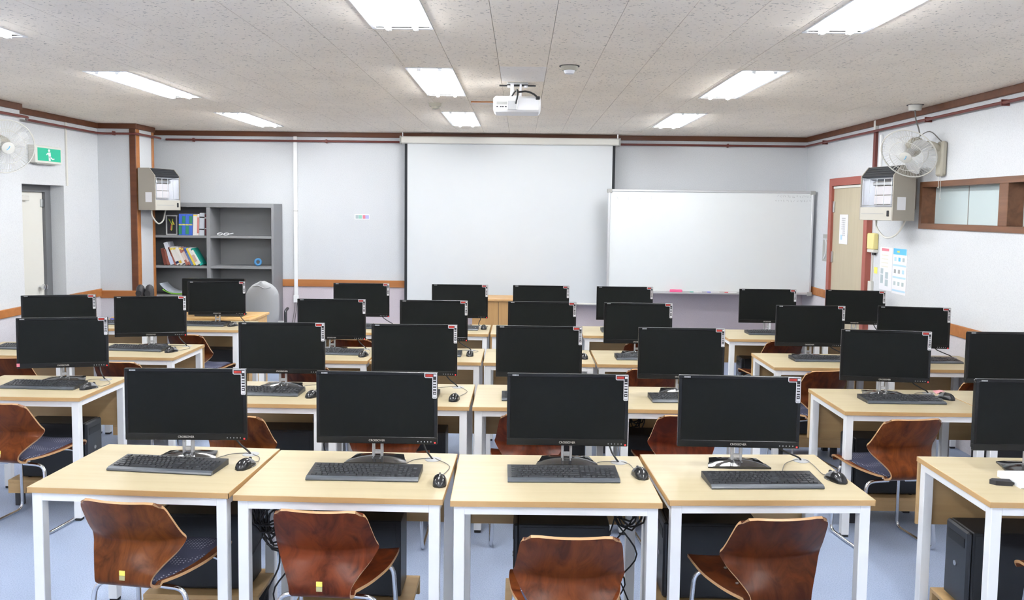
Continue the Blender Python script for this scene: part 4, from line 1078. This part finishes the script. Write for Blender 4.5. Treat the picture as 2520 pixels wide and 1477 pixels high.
for k in range(5):
    a = k * 2 * math.pi / 5; link('base_spoke', MB().tube([(0, .2, .09), (.26 * math.cos(a), .2 + .26 * math.sin(a), .05), (.27 * math.cos(a), .2 + .27 * math.sin(a), .01)], .018, 8).mesh('base_spoke', M_DARKPL, 50), t)
t = thing('lectern', 'plain wooden lectern standing before the projection screen', 'lectern', (-.24, 9.25, 0))
link('body', MB().cbox(-.29, .29, -.20, .20, .06, .80, .003).mesh('body', M_LECT), t)
link('top_board', MB().cbox(-.31, .31, -.22, .22, .80, .826, .004).mesh('top_board', M_LECT), t)
link('plinth', MB().cbox(-.27, .27, -.18, .18, 0, .06, .002).mesh('plinth', M_DARKPL), t)
link('door_seam', MB().box(-.002, .002, -.2005, -.199, .08, .79).mesh('door_seam', M_INK), t)

# small things on desks
single('bottle_cap', MB().lathe([(.018, 0), (.018, .02), (.013, .028), (.004, .03)], 14), mat('cap_blue_plastic', (.05, .06, .40), .4), 'small blue cap behind the keyboard in the left block back row', 'cap', (-3.83, 7.66, DH), smooth=40)
t = thing('candy_wrapper', 'crumpled pink and white wrapper near the right-block second-row mouse', 'wrapper', (2.575, 5.03, DH), R(20))
link('foil', MB().add([(-.04, -.015, .0), (0, -.02, .014), (.04, -.012, .0), (.042, .014, .012), (.0, .018, .004), (-.04, .016, .014), (0, 0, .02)], [(0, 1, 6), (1, 2, 6), (2, 3, 6), (3, 4, 6), (4, 5, 6), (5, 0, 6), (0, 5, 4, 3, 2, 1)]).mesh('foil', mat('wrapper_pink', (.75, .35, .38), .4)), t)
t = thing('usb_hub', 'small black plug lying beside the white keyboard', 'adapter', (1.965, 3.315, DH), R(-8))
link('body', MB().prism([(-.045, 0), (-.028, -.018), (.035, -.020), (.038, .018), (-.028, .020)], 0, .018, 'z').mesh('body', M_DARKPL), t)
link('tip', MB().cbox(.036, .055, -.008, .008, .004, .012, .001).mesh('tip', M_DARKPL), t)

# ------------------------------------------------------------------ gas heaters
heater = Proto()
HW, HD, HH = .46, .21, .47
prof = [(0, 0), (0, HH), (-.14, HH), (-HD, HH - .085), (-HD, 0)]
xw = HW / 2
mb = MB()
mb.prism([(y_, z_) for y_, z_ in [(0, 0), (0, HH), (-.13, HH), (-.13, 0)]], -xw, xw, 'x')
for sx in (-1, 1):
    a, b_ = sorted((sx * xw, sx * (xw - .012))); mb.prism([(-.13, 0), (-.13, HH), (-.14, HH), (-HD, HH - .085), (-HD, 0)], a, b_, 'x')
mb.box(-xw + .012, xw - .012, -HD + .01, -.13, 0, .02)
heater.add('casing', mb, M_BEIGE)
heater.add('lower_panel', MB().cbox(-xw + .012, xw - .012, -HD - .002, -HD + .012, .0, .115, .003), M_BEIGE2)
vg = heater.add('top_vent', MB().add([(-xw + .012, -.135, HH - .002), (xw - .012, -.135, HH - .002), (xw - .012, -HD + .002, HH - .086), (-xw + .012, -HD + .002, HH - .086), (-xw + .012, -.135, HH - .02), (xw - .012, -.135, HH - .02), (xw - .012, -HD + .014, HH - .10), (-xw + .012, -HD + .014, HH - .10)], [(0, 1, 2, 3), (4, 7, 6, 5), (0, 4, 5, 1), (1, 5, 6, 2), (2, 6, 7, 3), (3, 7, 4, 0)]), M_DARKV)
for k in range(3):
    f_ = .2 + .25 * k; yv = -.135 - (HD - .137) * f_; zv = HH - .002 - .084 * f_
    heater.add('vent_slat', MB().cbox(-xw + .02, xw - .02, yv - .006, yv + .004, zv - .002, zv + .005, .001), M_TOWER_F, vg)
mb = MB()
mb.add([(-xw + .012, -HD + .01, .115), (xw - .012, -HD + .01, .115), (xw - .012, -HD + .01, HH - .09), (-xw + .012, -HD + .01, HH - .09), (-xw + .10, -.131, .135), (xw - .10, -.131, .135), (xw - .10, -.131, HH - .13), (-xw + .10, -.131, HH - .13)], [(0, 1, 5, 4), (1, 2, 6, 5), (2, 3, 7, 6), (3, 0, 4, 7)])
heater.add('reflector', mb, M_REFL)
for k in range(2):
    heater.add('burner_plaque', MB().cbox(-xw + .115, xw - .115, -.150 + .004 * k, -.131, .14 + .082 * k, .216 + .082 * k, .003), M_CERAM)
heater.add('burner_hood', MB().cbox(-xw + .105, xw - .105, -.16, -.131, .305, .335, .004), M_STEEL)
mb = MB()
for zz in (.13, .36): mb.tube([(-xw + .012, -HD + .002, zz), (xw - .012, -HD + .002, zz)], .004, 6)
for k in range(5): mb.tube([(-xw + .03 + k * (HW - .06) / 4, -HD + .002, .13), (-xw + .03 + k * (HW - .06) / 4, -HD + .002, .36)], .0025, 6)
heater.add('wire_guard', mb, M_CHROME, smooth=50)
heater.add('switch', MB().cbox(xw - .07, xw - .045, -HD - .010, -HD - .001, .035, .085, .003), M_INK)
heater.add('print_line', MB().box(-xw + .03, xw - .12, -HD - .0028, -HD - .0018, .055, .060), M_GREYINK)
heater.add('label_sticker', MB().box(-xw - .0015, -xw + .0, -.17, -.09, .09, .20), M_PAPER, label='white label on the side')
heater.add('label_sticker', MB().box(xw - .0, xw + .0015, -.17, -.09, .09, .20), M_PAPER, label='white label on the side')
heater.add('hose', MB().tube(curve_pts([(-.14, -.10, .0), (-.13, -.10, -.07), (-.02, -.09, -.15), (.10, -.07, -.12), (.17, -.05, -.02), (.18, -.05, .005)], 6), .0085, 8), M_CREAM, smooth=50)
heater.add('wall_bracket', MB().box(-.12, .12, 0, .10, .10, .36), M_BEIGE)
# local front faces -Y ; right wall front faces -X  -> rotate -90 (plus turned towards the room)
h_r, _ = heater.spawn('gas_heater', 'beige wall-mounted gas heater beside the fan on the right wall', 'heater', (3.290, 7.30, 1.755), R(-90 + 12), 'wall gas heaters')
h_l, _ = heater.spawn('gas_heater', 'beige wall-mounted gas heater on the pillar above the bookshelf', 'heater', (-4.215, 9.40, 1.755), R(90 - 12), 'wall gas heaters')

# ------------------------------------------------------------------ wall fans
def fan(label, wall_p, wall_dir, head_p, face, cords):
    """wall_p: bracket centre on the wall; wall_dir: +1 when the room lies towards +x; face: direction the guard looks"""
    t = thing('wall_fan', label, 'fan', wall_p, 0, 'wall fans')
    w = Vector(wall_p)
    d = wall_dir
    a, b_ = sorted((0, d * .05))
    link('wall_bracket', MB().cbox(a, b_, -.05, .05, -.14, .14, .015).mesh('wall_bracket', M_FAN, 40), t)
    f_ = Vector(face).normalized(); h = Vector(head_p) - w
    q = f_.to_track_quat('-Y', 'Z').to_matrix().to_4x4(); Mh = Matrix.Translation(h) @ q
    mid = h - f_ * .16
    link('arm', MB().tube(curve_pts([(d * .04, 0, .08), (d * .12, 0, .12), tuple(mid + Vector((0, 0, -.02))), tuple(mid)], 5), .024, 10).mesh('arm', M_FAN, 50), t)
    link('motor_housing', MB().lathe([(.02, .045), (.060, .05), (.068, .08), (.066, .15), (.050, .185), (.01, .195)], 18, (0, 0, 0), 'y').xf(Mh).mesh('motor_housing', M_FAN, 40), t)
    g = MB(); RF = .222
    def ring(r, y, rad, n=36): g.tube([(r * math.cos(2 * math.pi * k / n), y, r * math.sin(2 * math.pi * k / n)) for k in range(n)], rad, 5, closed=True)
    ring(RF, 0, .006); ring(RF * .62, -.042, .0022); ring(RF * .62, .045, .0022); ring(.06, .055, .0025)
    for k in range(54):
        a_ = 2 * math.pi * k / 54; c_, s_ = math.cos(a_), math.sin(a_)
        g.tube([(.045 * c_, -.055, .045 * s_), (RF * .62 * c_, -.042, RF * .62 * s_), (RF * .93 * c_, -.02, RF * .93 * s_), (RF * c_, 0, RF * s_)], .0011, 4, caps=False)
        g.tube([(.055 * c_, .055, .055 * s_), (RF * .62 * c_, .045, RF * .62 * s_), (RF * .93 * c_, .02, RF * .93 * s_), (RF * c_, 0, RF * s_)], .0011, 4, caps=False)
    link('guard', g.xf(Mh).mesh('guard', M_FANW, 60), t)
    link('badge', MB().lathe([(.050, -.054), (.050, -.059), (.044, -.062), (.01, -.063)], 20, (0, 0, 0), 'y').xf(Mh).mesh('badge', M_FANW, 40), t)
    link('badge_mark', MB().tube([(-.012, -.0635, -.016), (.004, -.0635, .0), (.010, -.0635, .018)], .003, 5).xf(Mh).mesh('badge_mark', M_SKY), t)
    link('hub', MB().lathe([(.005, -.028), (.030, -.024), (.036, -.01), (.036, .03), (.02, .04)], 18, (0, 0, 0), 'y').xf(Mh).mesh('hub', M_GREYPL, 40), t)
    for k in range(3):
        a0 = k * 2 * math.pi / 3 + .5; mb = MB(); vs = []; fs = []
        for i_ in range(7):
            r_ = .03 + i_ / 6 * .165; wv = .16 + .42 * math.sin(math.pi * min(1, .18 + i_ / 6 * .75))
            for j_ in range(6):
                a_ = a0 + (j_ / 5 - .5) * 2 * wv; vs.append((r_ * math.cos(a_), .012 - .024 * (j_ / 5 - .5) * 2, r_ * math.sin(a_)))
        n_ = len(vs); vs += [(x, y + .002, z) for x, y, z in vs]
        for i_ in range(6):
            for j_ in range(5):
                q_ = i_ * 6 + j_; fs += [(q_, q_ + 1, q_ + 7, q_ + 6), (n_ + q_, n_ + q_ + 6, n_ + q_ + 7, n_ + q_ + 1)]
        link('blade', mb.add(vs, fs).xf(Mh).mesh('blade', M_BLADE, 60), t)
    if cords:
        for yy, ln in ((-.015, .17), (.02, .08)):
            link('pull_cord', MB().tube([(d * .03, yy, -.14), (d * .03, yy, -.14 - ln)], .002, 5).lathe([(.002, -.14 - ln - .018), (.006, -.14 - ln - .012), (.003, -.14 - ln)], 8, (d * .03, yy, 0)).mesh('pull_cord', M_FANW), t)
        link('power_lead', MB().tube(curve_pts([tuple(h - f_ * .15 + Vector((0, 0, .05))), (d * .12, .02, .22), (d * .03, 0, .14)], 5), .004, 6).mesh('power_lead', M_CABLE_G, 50), t)
    return t
fan('cream wall fan tilted downwards on the right wall above the window corner', (XR, 6.76, 2.26), -1, (3.165, 6.86, 2.305), (-.70, -.58, -.62), True)
fan('cream wall fan cut by the left edge beside the exit sign', (XL_NEAR, 6.95, 2.22), 1, (-4.285, 6.86, 2.282), (.80, -.66, -.28), False)
t = thing('ceiling_rose', 'round cream ceiling rose with a lead dropping to the right fan', 'ceiling rose', (3.225, 6.91, ZC))
link('cup', MB().lathe([(.048, -.045), (.052, -.01), (.054, -.0005)], 18).mesh('cup', M_CREAM, 40), t)
link('dark_gap', MB().lathe([(.066, -.003), (.066, -.0005)], 18).mesh('dark_gap', M_INK), t)
link('lead', MB().tube(curve_pts([(0, 0, -.04), (.01, .0, -.12), (.035, -.0, -.19), (.045, -.01, -.25)], 5), .006, 6).mesh('lead', M_CABLE_G, 50), t)

# ------------------------------------------------------------------ exit sign
t = thing('exit_sign', 'green running-man exit sign on the left wall above the door', 'sign', (XL, 8.12, 2.29))
link('box', MB().cbox(.0, .075, -.225, .225, -.085, .085, .005).mesh('box', M_CREAM), t)
link('green_face', MB().box(.074, .077, -.195, .20, -.062, .062).mesh('green_face', M_GREEN), t)
mb = MB(); X_ = (.0768, .0785)
def blob(cy, cz, ry, rz_): mb.prism([(cy + ry * math.cos(k * .6283), cz + rz_ * math.sin(k * .6283)) for k in range(10)], X_[0], X_[1], 'x')
blob(-.005, .042, .018, .014)
mb.prism([(-.03, .022), (.02, .026), (.025, -.012), (-.012, -.016)], X_[0], X_[1], 'x')
mb.prism([(-.015, -.012), (.012, -.014), (.02, -.058), (-.012, -.058)], X_[0], X_[1], 'x')
mb.prism([(.01, -.010), (.055, -.034), (.085, -.030), (.085, -.040), (.05, -.046), (.0, -.028)], X_[0], X_[1], 'x')
mb.prism([(-.055, .004), (-.028, .020), (-.022, .010), (-.048, -.006)], X_[0], X_[1], 'x')
link('running_figure', mb.mesh('running_figure', M_PAPER), t)
link('under_plate', MB().box(.02, .06, -.18, .12, -.095, -.084).mesh('under_plate', M_GREYPL), t)

# ------------------------------------------------------------------ projector, detectors
t = thing('projector', 'white ceiling projector with black cables hanging near the screen end', 'projector', (-.04, 5.98, ZC))
link('ceiling_plate', MB().cbox(-.075, .075, -.06, .06, -.012, -.0005, .003).mesh('ceiling_plate', M_STEEL), t)
link('plate_arms', MB().box(-.13, .13, -.012, .012, -.02, -.011).mesh('plate_arms', M_DARKPL), t)
for sx in (-1, 1): link('plate_knob', MB().lathe([(.012, -.034), (.014, -.02)], 12, (sx * .06, -.03, 0)).mesh('plate_knob', M_PAPER, 40), t)
link('drop_bracket', MB().cbox(-.05, -.025, -.06, -.045, -.18, -.01, .002).cbox(.015, .03, -.05, -.035, -.10, -.01, .002).cbox(-.055, .03, -.07, .03, -.106, -.094, .002).mesh('drop_bracket', M_PROJ), t)
b_ = link('body', MB().cbox(-.168, .165, -.13, .13, -.215, -.105, .016).mesh('body', M_PROJ, 40), t)
link('rear_grille', MB().box(-.145, -.07, -.1315, -.129, -.165, -.145).mesh('rear_grille', M_GREYPL), b_)
for x in (-.14, -.115, -.10, -.08): link('port', MB().box(x - .006, x + .006, -.1318, -.129, -.184, -.176).mesh('port', M_INK), b_)
link('lens_ring', MB().lathe([(.034, .128), (.036, .145), (.028, .148), (.01, .140)], 18, (.09, 0, -.16), 'y').mesh('lens_ring', M_DARKPL, 40), b_)
link('bracket_base', MB().cbox(-.07, .0, -.136, -.128, -.20, -.14, .002).mesh('bracket_base', M_STEEL), b_)
for pts in ([(-.045, -.07, -.11), (-.02, -.11, -.075), (.0, -.13, -.065), (.0, -.145, -.11), (-.012, -.14, -.16)], [(.0, -.10, -.075), (.06, -.12, -.072), (.11, -.135, -.09), (.14, -.14, -.115)]):
    link('cable', MB().tube(curve_pts(pts, 6), .0065, 8).mesh('cable', M_CABLE, 50), t)
link('cable_plug', MB().cbox(.128, .158, -.15, -.13, -.13, -.108, .003).mesh('cable_plug', M_CABLE), t)
for x, y, nm, lab in ((.287, 5.24, 1, 'beige ceiling detector with white cap right of the projector'), (-.75, 7.14, 0, 'small beige ceiling detector between the middle-row lights')):
    t = thing('ceiling_detector', lab, 'detector', (x, y, ZC), 0, 'ceiling detectors')
    s_ = .6 if x == -.42 else 1
    link('base', MB().lathe([(.046 * s_, -.028 * s_), (.052 * s_, -.02 * s_), (.054 * s_, -.0005)], 18).mesh('base', M_FAN, 40), t)
    link('dome', MB().lathe([(.010, -.05 * s_), (.028 * s_, -.047 * s_), (.036 * s_, -.027 * s_)], 18).mesh('dome', M_PAPER if nm else M_FAN, 40), t)
    if nm: link('dark_gap', MB().lathe([(.064, -.003), (.064, -.0005)], 18).mesh('dark_gap', M_INK), t)

t = thing('ceiling_slot', 'narrow brown slot with a white cover plate in the ceiling left of the projector', 'ceiling slot', (-.335, 6.98, ZC))
link('slot_strip', MB().cbox(-.10, .11, -.008, .008, -.010, -.0003, .002).mesh('slot_strip', M_RAIL), t)
link('cover_plate', MB().cbox(-.095, .11, .02, .16, -.006, -.0003, .002).mesh('cover_plate', M_CEIL_NEW), t)

# ------------------------------------------------------------------ things on the right wall
t = thing('wall_intercom', 'yellowed wall handset box beside the beige door', 'intercom', (XR, 8.0, 1.545))
link('body', MB().cbox(-.05, 0, -.075, .075, -.075, .08, .008).mesh('body', M_YELLOW, 40), t)
link('lower_cover', MB().cbox(-.045, 0, -.075, .075, -.105, -.076, .004).mesh('lower_cover', M_CREAM), t)
link('plug', MB().lathe([(.018, -.13), (.018, -.105)], 10, (-.02, -.03, 0)).mesh('plug', M_INK), t)
t = thing('cable_trunking', 'cream trunking strip below the yellowed wall handset', 'trunking', (XR, 8.03, .98))
link('duct', MB().cbox(-.012, 0, -.008, .008, .18, .46, .002).mesh('duct', M_CREAM), t)
link('wide_duct', MB().cbox(-.03, 0, -.035, .035, -.2, .18, .003).mesh('wide_duct', M_CREAM), t)
single('sticky_note', MB().box(-.002, 0, -.035, .035, -.03, .03), M_LEMON, 'small yellow sticky note under the wall handset', 'note', (XR, 7.96, 1.27))
t = single('wall_plaque', MB().box(-.012, 0, -.08, .08, -.15, .15), M_GREYPL, 'grey wall plaque with a pale swoosh left of the beige door', 'plaque', (XR, 9.27, 1.425))
link('swoosh', MB().tube(curve_pts([(-.0125, -.03, .09), (-.0125, -.045, .02), (-.0125, -.02, -.07), (-.0125, .03, -.12)], 5), .012, 6).box(-.0135, -.012, -.07, .07, .09, .105).mesh('swoosh', M_ALU, 50), t)
# left poster (pale, red heading) and right poster (blue) : y runs 7.87..7.62 and 7.60..7.33
t = single('poster', MB().box(-.003, 0, -.135, .125, -.20, .20), M_PAPER, 'pale poster with a rose heading and grey figures under the gas heater', 'poster', (XR, 7.745, 1.30), group='posters on the right wall')
def pp(mb, y0, y1, z0_, z1_): mb.box(-.0038, -.003, min(y0, y1), max(y0, y1), z0_, z1_)
mb = MB(); pp(mb, .09, -.06, .165, .19); link('heading', mb.mesh('heading', M_ROSE), t)
mb = MB()
for k in range(4): pp(mb, .09, -.05, .12 - k * .035, .13 - k * .035)
link('pale_lines', mb.mesh('pale_lines', mat('print_pale_yellow', (.74, .72, .62), .8)), t)
mb = MB(); pp(mb, .10, .045, -.05, .0); pp(mb, .10, .045, -.14, -.06); pp(mb, .0, -.06, -.09, -.03); pp(mb, .0, -.06, -.16, -.10); link('grey_figures', mb.mesh('grey_figures', M_TEAL), t)
t = single('poster', MB().box(-.003, 0, -.14, .135, -.205, .205), M_PAPER, 'instruction poster with a bright blue heading and three picture rows', 'poster', (XR, 7.465, 1.295), group='posters on the right wall')
mb = MB(); pp(mb, .125, -.13, .15, .205); link('heading', mb.mesh('heading', M_SKY), t)
mb = MB(); pp(mb, .0, .05, .17, .185); link('heading_print', mb.mesh('heading_print', M_LEMON).copy(), t).location = (-.0006, 0, 0)
for zz in (.045, -.065, -.185):
    mb = MB(); pp(mb, .125, -.13, zz, zz + .016); link('blue_band', mb.mesh('blue_band', M_PALEBLUE), t)
rnd = random.Random(4)
for rr in (.09, -.02, -.13):
    for cc in (.08, 0, -.08):
        mb = MB(); pp(mb, cc + .022, cc - .018, rr, rr + .035); link('small_picture', mb.mesh('small_picture', [M_TEAL, M_PALEBLUE, M_SKY, M_GREYINK][rnd.randrange(4)]), t)
